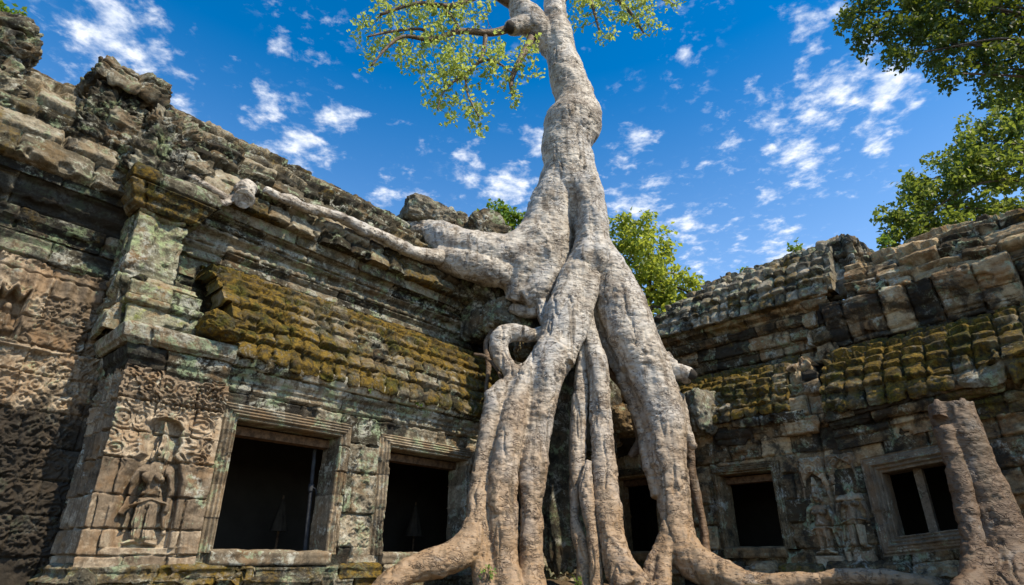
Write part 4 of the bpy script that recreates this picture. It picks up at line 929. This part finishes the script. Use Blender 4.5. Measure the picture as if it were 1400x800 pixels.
    br = [D([(700, 38, 6, -.2), (671, 45, 5, -.3), (628, 43, 4, -.5), (590, 54, 3.2, -.7), (552, 50, 2.6, -.9), (528, 66, 2, -1.), (508, 90, 1.3, -1.1)]),
          D([(593, 53, 2.6, -.7), (575, 40, 2.2, -.8), (536, 43, 2, -1.), (503, 50, 1.2, -1.2)]),
          D([(664, 45, 3.5, -.3), (661, 71, 2.8, -.4), (653, 86, 2.4, -.5), (636, 103, 2, -.6), (612, 116, 1.2, -.7)]),
          D([(729, 46, 6, -.1), (720, 66, 5, -.3), (709, 86, 4.4, -.4), (699, 111, 3.4, -.5), (702, 134, 2, -.5)]),
          D([(653, 86, 2., -.5), (668, 82, 2., -.6), (684, 88, 1.6, -.7), (700, 100, 1, -.7)]),
          D([(700, 5, 8, 0), (665, -10, 6, -.3), (620, 8, 4, -.6), (570, 5, 3, -.8), (520, 20, 2, -1)]),
          D([(628, 43, 2.6, -.5), (620, 25, 2, -.6), (605, 12, 1.5, -.6)]), D([(636, 103, 1.8, -.6), (640, 130, 1.5, -.7), (655, 160, 1, -.8)]),
          D([(618, 114, 1.4, -.7), (604, 130, 1.2, -.8), (598, 150, .8, -.8)]),
          D([(765, 0, 8, 0), (790, -20, 6, .2), (830, -10, 4, .3), (860, 15, 2.4, .3), (880, 45, 1.3, .3)]), D([(830, -10, 3, .3), (880, -10, 2.4, .5), (920, 5, 1.2, .6)]), D([(805, -12, 3, .2), (812, 15, 2, .2), (820, 45, 1.2, .2)])]
    for b in br: 
        v, q, t = tube(b, 10, 8); mesh_obj('branch', v, [q, t], BARK_BROWN, E)
    left = [(508, 45, 26), (540, 20, 36), (590, 15, 40), (640, 12, 36), (600, 62, 42), (560, 85, 26), (640, 85, 38), (690, 92, 28), (720, 70, 22), (600, 125, 34), (648, 148, 30), (618, 160, 14), (660, 180, 9), (702, 128, 16), (735, 100, 10), (500, 88, 10), (540, 55, 26), (680, 60, 20), (620, 100, 30), (508, 70, 16)]
    right = [(800, 12, 24), (845, 12, 30), (888, 18, 26), (830, 46, 16), (872, 50, 10), (920, 2, 14), (785, 40, 10), (810, -20, 34), (870, -20, 34), (905, 40, 8)]
    for cs, sd, d0 in ((left, 5, 10.3), (right, 6, 11.2)):
        c = clumps(cs, d0, 1.0, 3.3, sd, .16)
        v, f, col = leaves(c, .10, sd, 8, .14)
        st = np.vstack([catmull(b, 6)[:, :3] for b in (br[:9] if sd == 5 else br[9:])])
        tw = twigs(st, c, .20, sd, .008)
        crown = mesh_obj('crown', v, f, LEAF_FIG, E, col, smooth=False)
        for t_ in tw: limb_mesh('twig', [t_], BARK_BROWN, crown, 5, 3)
    return E
TREE = build_tree()

# a sawn knob of root resting on the cornice, with its wavy tails
def build_knob():
    def onL(x, y, r, off): 
        s_, z_ = FL.inv(x, y, off); P = FL.w(s_, off, z_); return list(P) + [r * scale_at(x, y, P[1])]
    K = np.array([onL(345, 258, 9, -.50), onL(338, 258, 15, -.40), onL(334, 260, 15, -.28), onL(333, 261, 14, -.22), onL(332, 262, 10, -.18)])
    K2 = np.array([onL(340, 266, 10, -.42), onL(335, 270, 15, -.28), onL(333, 272, 14, -.15)])
    t1 = np.array([onL(330, 275, 8, -.32), onL(314, 272, 6, -.32), onL(296, 262, 6, -.34), onL(278, 252, 5, -.36), onL(258, 240, 4, -.40), onL(246, 232, 3, -.44)])
    t2 = np.array([onL(322, 268, 6, -.30), onL(308, 278, 5, -.30), onL(290, 272, 4, -.30), onL(270, 262, 4, -.32), onL(252, 252, 3, -.36)])
    o = fused('root_knob', [tube(K, 18, 8), tube(K2, 18, 8), tube(t1, 14, 8), tube(t2, 14, 8)], BARK, None, .012, 2, 81, .9)
    tag(o, 'round sawn end of a dead root with wavy tails lying on the left cornice', 'dead root')
build_knob()

# sawn trunk at the far right
def build_stump():
    p = px_path([(1299, 552, 26, 7.75), (1303, 565, 27, 7.75), (1319, 605, 26, 7.72), (1338, 655, 27, 7.7), (1357, 705, 29, 7.66), (1372, 755, 32, 7.6), (1384, 800, 42, 7.5), (1392, 850, 56, 7.4)])
    e1 = px_path([(1290, 585, 12, 7.68), (1304, 630, 12, 7.62), (1318, 690, 13, 7.56), (1330, 745, 14, 7.5), (1330, 800, 18, 7.4)])
    e2 = px_path([(1345, 760, 20, 7.5), (1335, 790, 16, 7.35), (1310, 812, 12, 7.2)])
    e3 = px_path([(1395, 740, 22, 7.6), (1410, 790, 24, 7.5), (1430, 840, 24, 7.4)])
    b = at(1375, 800, 7.5)
    E = empty('sawn_trunk', (b[0], b[1], .85), 'sawn off leaning trunk standing before the right gallery', 'tree stump')
    fused('trunk', [tube(t, 22, 8) for t in (p, e1, e2, *[px_path([(x + 2, 572, 11, 7.64 + dz), (x, 556, 8, 7.66 + dz), (x - 3, y, 3.0, 7.68 + dz)]) for x, y, dz in ((1283, 545, 0), (1319, 542, -.04))])], WOOD_RED, E, .016, 2, 91, .8)
    return E
build_stump()

# ------------------------------------------------------------------ loose stones
def boulder(name, px, py, D, w, h, dp, rz, seed, mat, label, cat='stone block', moss=.2, tilt=0., group=None):
    """a weathered block: squared, then worn and chipped; w and h in photo px, dp depth as a share of w"""
    k = scale_at(px, py, D); c = at(px, py, D)
    n = 34; g = np.linspace(-1, 1, n); V = []; Fq = []; b = 0
    for ax in range(3):
        for sg in (-1, 1):
            a, bb = np.meshgrid(g, g, indexing='ij'); q = np.zeros((n, n, 3)); q[..., ax] = sg; q[..., (ax + 1) % 3] = a; q[..., (ax + 2) % 3] = bb
            V.append(q.reshape(-1, 3)); ids = np.arange(n * n).reshape(n, n) + b
            f = np.stack([ids[:-1, :-1], ids[1:, :-1], ids[1:, 1:], ids[:-1, 1:]], -1).reshape(-1, 4); Fq.append(f if sg > 0 else f[:, ::-1]); b += n * n
    V = np.vstack(V); L = (np.abs(V) ** 5).sum(1) ** (1 / 5.); V = V / L[:, None]
    nrm = V / np.linalg.norm(V, axis=1)[:, None]
    V = V * (1 + .12 * fb3(V + seed * 3.7, 1.1, seed, 3)[:, None] + .07 * fb3(V + seed, 3.5, seed + 3, 4)[:, None] + .035 * fb3(V + seed, (9, 9, 14), seed + 5, 3)[:, None] - .10 * sstep(.2, .5, fb3(V + seed * 1.3, 1.9, seed + 8, 2))[:, None])
    V = V * np.array([w * k / 2, w * k * dp / 2, h * k / 2])
    ct, stt = math.cos(tilt), math.sin(tilt); V = np.stack([V[:, 0] * ct - V[:, 2] * stt, V[:, 1], V[:, 0] * stt + V[:, 2] * ct], 1)
    cr, sr = math.cos(rz), math.sin(rz); V = np.stack([V[:, 0] * cr - V[:, 1] * sr, V[:, 0] * sr + V[:, 1] * cr, V[:, 2]], 1)
    # weld the seams by rounding
    key = np.round(V, 5); uq, inv = np.unique(key, axis=0, return_inverse=True); inv = inv.reshape(-1)
    o = mesh_obj(name, uq + c, inv[np.vstack(Fq)], mat, None, np.full((len(uq), 3), (.5, moss, .1)))
    return tag(o, label, cat, group or ('loose stones on the ruin' if name == 'loose_stone' else None))

boulder('loose_stone', 580, 294, 10.95, 60, 38, .8, .5, 1, STONE_RR, 'big rough tan block perched on the roof ridge beside the left root arm', tilt=-.15, moss=.05)
boulder('loose_stone', 606, 300, 10.9, 34, 28, .9, .3, 2, STONE_RR, 'rounded tan block leaning on the big ridge block', tilt=.3, moss=.1)
boulder('loose_stone', 628, 306, 11.0, 24, 30, .9, .8, 3, STONE_UP, 'small dark rounded block above the root arm', moss=.15)
boulder('loose_stone', 664, 312, 11.1, 46, 48, .8, .4, 4, STONE_UP, 'dark pointed block in front of the small bright shrub', tilt=.5, moss=.2)
boulder('loose_stone', 680, 322, 11.1, 40, 26, .8, .4, 5, STONE_UP, 'low dark block between the root arm and the pointed block', moss=.2)
boulder('loose_stone', 668, 397, 11.1, 44, 40, .9, .6, 6, STONE_UP, 'dark slanting block jammed below the root arm', tilt=-.5, moss=.15)
boulder('loose_stone', 640, 395, 11.3, 42, 44, .9, .7, 7, STONE_UP, 'dark block under the root arm at the cornice end', moss=.1)
boulder('loose_stone', 690, 440, 11.1, 60, 44, .9, .6, 8, STONE_L, 'grey green block below the elbow of the tree', tilt=-.3, moss=.25)
boulder('loose_stone', 655, 440, 11.4, 40, 56, .9, .7, 9, STONE_UP, 'upright block at the broken end of the left cornice', moss=.2)
boulder('loose_stone', 721, 478, 10.7, 34, 34, .9, .3, 10, STONE_L, 'small mossy block framed by the arched root', moss=.5)
boulder('loose_stone', 800, 560, 11.6, 90, 120, .6, .3, 11, STONE_UP, 'tall dark block behind the middle roots', moss=.2)
boulder('loose_stone', 765, 640, 11.2, 60, 260, .7, .4, 12, STONE_UP, 'tall dark slab standing between the front and middle roots', moss=.15)
boulder('loose_stone', 855, 575, 11.5, 50, 40, .9, .3, 13, STONE_R, 'pale chipped block behind the right root', moss=.3)
boulder('loose_stone', 860, 505, 11.9, 70, 90, .7, .3, 14, STONE_R, 'green mossy block in the gap left of the right root', moss=.55)
boulder('loose_stone', 300, 452, 7.15, 52, 34, 1.3, .75, 15, STONE_ROOF, 'thick mossy slab at the left end of the aisle roof', moss=.75, tilt=-.25)
boulder('loose_stone', 738, 442, 11.5, 90, 90, .9, .3, 18, STONE_UP, 'dark block wedged in shadow behind the arched root and the trunk', moss=.15)
boulder('loose_stone', 795, 480, 11.6, 70, 80, .8, .3, 19, STONE_UP, 'dark block in the gap right under the fork of the roots', moss=.2)
boulder('stone_fragment', 113, 796, 5.9, 26, 30, .9, .3, 16, STONE_UP, 'brown pointed fragment at the foot of the carved pilaster', 'stone fragment', moss=0, tilt=.75)
boulder('loose_stone', 960, 565, 11.0, 44, 60, .8, .4, 17, STONE_RR, 'pale blocks corner beside the right root on the mossy eave', moss=.35)

# ------------------------------------------------------------------ things seen in the windows, and made-up cones
def prop_pole(x0, y0, x1, y1, off, r, label):
    s0, z0 = FL.inv(x0, y0, off); s1, z1 = FL.inv(x1, y1, off)
    a = FL.w(s0, off, z0 - .35); b = FL.w(s1, off, z1 + .1)
    E = empty('steel_prop', tuple(a), label, 'support pole', 'props inside the windows')
    p = np.array([list(a + (b - a) * t) + [r] for t in (0, .33, .66, 1)])
    v, q, t = tube(p, 12, 3); mesh_obj('tube', v, [q, t], STEEL, E)
    m = a + (b - a) * .62; ax = (b - a) / np.linalg.norm(b - a)
    cl = np.array([list(m - ax * .05) + [r * 1.5], list(m) + [r * 1.6], list(m + ax * .05) + [r * 1.5]])
    v, q, t = tube(cl, 12, 3); mesh_obj('collar', v, [q, t], STEEL, E)
    h = np.array([list(m) + [.009], list(m + np.array([.08, -.05, -.02])) + [.009], list(m + np.array([.11, -.06, -.10])) + [.009]])
    v, q, t = tube(h, 8, 4); mesh_obj('handle', v, [q, t], STEEL, E)
prop_pole(418, 754, 431, 606, -.47, .028, 'grey steel prop leaning inside the wide window beside the carved dancer')
prop_pole(613, 752, 617, 640, -.47, .028, 'grey steel prop inside the window beside the strangler roots')

def cone(px, py, h, off, label):  # made-up cloth cone on a pole, added for a dim pale shape
    s, z = FL.inv(px, py, off); P = FL.w(s, off, z); k = scale_at(px, py, P[1]); H = h * k
    E = empty('made_up_cone', (P[0], P[1], .86), label, 'cone', 'made-up cones inside the windows')
    n = 24; a = np.linspace(0, 2 * np.pi, n, endpoint=False); rr = []
    for f in np.linspace(0, 1, 8): rr.append(np.stack([P[0] + (.02 + .16 * f) * H / .35 * .5 * np.cos(a) * (1 + .18 * np.cos(a * 6)), P[1] + (.02 + .16 * f) * H / .35 * .5 * np.sin(a) * (1 + .18 * np.cos(a * 6)), np.full(n, z + H * (.5 - f))], 1))
    V = np.vstack(rr); i = np.arange(7)[:, None] * n; j = np.arange(n)[None]; j2 = (j + 1) % n
    mesh_obj('made_up_cone_skin', V, np.stack([i + j, i + j2, i + n + j2, i + n + j], -1).reshape(-1, 4), MADE_UP_CLOTH, E)
    p = np.array([[P[0], P[1], .86, .018], [P[0], P[1], z, .018], [P[0], P[1], z + H * .6, .014]])
    v, q, t = tube(p, 10, 3); mesh_obj('pole', v, [q, t], TIMBER, E)
cone(384, 704, 42, -1.6, 'made-up cloth cone for a dim pale shape inside the window beside the dancer')
cone(567, 712, 40, -1.6, 'made-up cloth cone for a dim pale shape inside the window beside the roots')

# ------------------------------------------------------------------ trees beyond, and small plants
def bg_tree(name, label, circles, D, foot, mat, leaf, clump_r, seed, per=26, dens=1.6, depth=1.0, tr=.22, bark=BARK_DARK, cat='tree', limb=.03, frac=.16, tip=None):
    fx, fy, fz = foot
    E = empty(name, foot, label, cat, 'trees beyond the ruin')
    c = clumps(circles, D, depth, dens, seed, clump_r)
    cen = c.mean(0)
    v, f, col = leaves(c, leaf, seed, per, clump_r * .95)
    mesh_obj('crown', v, f, mat, E, col, smooth=False)
    r = np.random.default_rng(seed + 5)
    if tip is not None: cen = at(*tip)
    top = np.array([cen[0] * .5 + fx * .5, cen[1] * .5 + fy * .5, fz + (cen[2] - fz) * .6])
    tk = np.array([[fx, fy, fz - .3, tr * 1.25], [fx + (top[0] - fx) * .25, fy + (top[1] - fy) * .3, fz + (top[2] - fz) * .45, tr], list(top) + [tr * .75], list(cen) + [tr * .3]])
    v, q, t = tube(tk, 14, 8); mesh_obj('trunk', v, [q, t], bark, E)
    mains = []
    st = catmull(tk, 8)[12:, :3]
    for x, y, rad, *dd in circles:
        p = at(x, y, dd[0] if dd else D); s = st[np.argmin(np.linalg.norm(st - p, axis=1) + r.random(len(st)) * .5)]
        m = (s + p) / 2 + r.normal(0, .08 * np.linalg.norm(p - s), 3)
        mains.append(np.array([list(s) + [limb * 2.2], list(m) + [limb * 1.5], list(p) + [limb * .6]]))
    allst = np.vstack([catmull(m, 6)[:, :3] for m in mains])
    tw = twigs(allst, c, frac, seed, limb * .5)
    own = [int(np.argmin([np.linalg.norm(catmull(m, 6)[:, :3] - t[0, :3], axis=1).min() for m in mains])) for t in tw]
    for i, m in enumerate(mains): limb_mesh('limb', [m] + [t for t, k in zip(tw, own) if k == i], bark, E, 6, 5)
    return E

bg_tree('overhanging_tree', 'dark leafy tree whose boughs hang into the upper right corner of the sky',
        [(1172, 18, 26), (1205, 45, 34), (1240, 25, 40), (1225, 78, 20), (1290, 25, 48), (1345, 30, 52), (1395, 30, 55), (1270, 70, 26), (1330, 85, 36), (1385, 95, 44), (1295, 100, 16), (1300, 60, 28), (1420, 90, 50), (1265, -10, 50), (1350, -20, 60), (1195, -5, 30)],
        14.0, (17.5, 13.0, 0.0), LEAF_DARK, .16, .34, 301, 36, 3.4, 1.2, .32, tip=(1490, 40, 14.0))
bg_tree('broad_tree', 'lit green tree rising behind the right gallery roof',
        [(1392, 150, 34), (1350, 190, 40), (1375, 135, 24), (1310, 215, 36), (1272, 245, 32), (1245, 278, 32), (1220, 300, 20), (1300, 275, 44), (1360, 250, 48), (1400, 225, 40), (1350, 305, 40), (1225, 325, 24), (1400, 300, 40), (1300, 320, 40), (1235, 310, 26), (1260, 325, 30), (1385, 120, 26), (1330, 245, 30), (1410, 180, 40)],
        20.0, (25.0, 20.5, 0.0), LEAF_SHADE, .20, .42, 303, 36, 3.8, 1.2, .40, tip=(1480, 230, 20.0))
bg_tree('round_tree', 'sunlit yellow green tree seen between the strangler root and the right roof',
        [(850, 318, 26), (880, 325, 30), (865, 360, 40), (900, 392, 36), (928, 398, 24), (950, 393, 11), (908, 355, 24), (885, 425, 34), (925, 432, 24), (848, 400, 30), (830, 340, 20), (900, 460, 30), (935, 425, 26), (958, 408, 14), (915, 330, 12)],
        22.0, (4.6, 22.5, 0.0), LEAF_LIT, .21, .42, 305, 36, 3.8, 1.2, .3)
bg_tree('small_tree', 'small bright tree showing over the broken ridge left of the trunk',
        [(680, 288, 17), (700, 292, 14), (662, 300, 11), (690, 308, 18), (712, 300, 8), (650, 310, 8), (675, 315, 14)],
        17.0, (-.4, 17.2, 0.0), LEAF_WEED, .15, .25, 307, 28, 3.4, 1.0, .10)

def weed(px, py, D, rpx, label, seed, leaf=.06, per=8, n=14, mat=LEAF_WEED, cat='plant', F=None, off=None):
    P = at(px, py, D)
    if F is not None:
        s_, z_ = F.inv(px, py, off); P = F.w(s_, off, z_)
    k = scale_at(px, py, P[1]); R = rpx * k
    E = empty('wild_plant', tuple(P - np.array([0, 0, R])), label, cat, 'small plants growing on the ruin')
    r = np.random.default_rng(seed); q = r.normal(0, 1, (n, 3)); q /= np.linalg.norm(q, axis=1)[:, None]; q *= R * r.random((n, 1)) ** .4
    c = P + q
    v, f, col = leaves(c, leaf, seed, per, R * .35); mesh_obj('foliage', v, f, mat, E, col, smooth=False)
    b = P - np.array([0, 0, R * 1.1])
    limb_mesh('stem', [np.array([list(b) + [.008], list((b + x) / 2 + r.normal(0, .01, 3)) + [.006], list(x) + [.003]]) for x in c], BARK_DARK, E, 5, 3)

weed(10, 20, 6.6, 20, 'leafy bush growing on the broken pediment at the upper left', 401, .07, 14, 30, LEAF_WEED, 'bush', FL, -1.3)
weed(1016, 372, 12.6, 8, 'small shrub sprouting low on the right roof ridge', 402, .08, 8, 12)
weed(1086, 338, 11.4, 9, 'small shrub sprouting near the top of the right roof ridge', 403, .08, 8, 12)
weed(1205, 330, 10.4, 12, 'green shrub growing beside the peak of the right roof', 404, .08, 10, 14)
weed(856, 768, 9.9, 12, 'green weeds between the middle and right roots', 405, .05, 10, 16)
weed(665, 785, 9.1, 10, 'small weed at the foot of the front roots', 406, .04, 8, 10)
weed(588, 318, 10.7, 7, 'bright tuft beside the tip of the root arm', 407, .06, 6, 8)
weed(790, 795, 9.6, 8, 'dark weed under the thin middle root', 408, .04, 8, 10)
weed(385, 497, 7.6, 6, 'tiny green tuft on the eave above the wide window beside the dancer', 409, .035, 6, 8, LEAF_WEED, 'plant', FL, .24)
weed(505, 532, 9.0, 5, 'tiny green tuft on the eave between the two wide windows', 410, .035, 6, 8, LEAF_WEED, 'plant', FL, .24)
weed(572, 552, 9.8, 5, 'tiny green tuft on the eave near the front roots', 411, .035, 6, 8, LEAF_WEED, 'plant', FL, .24)
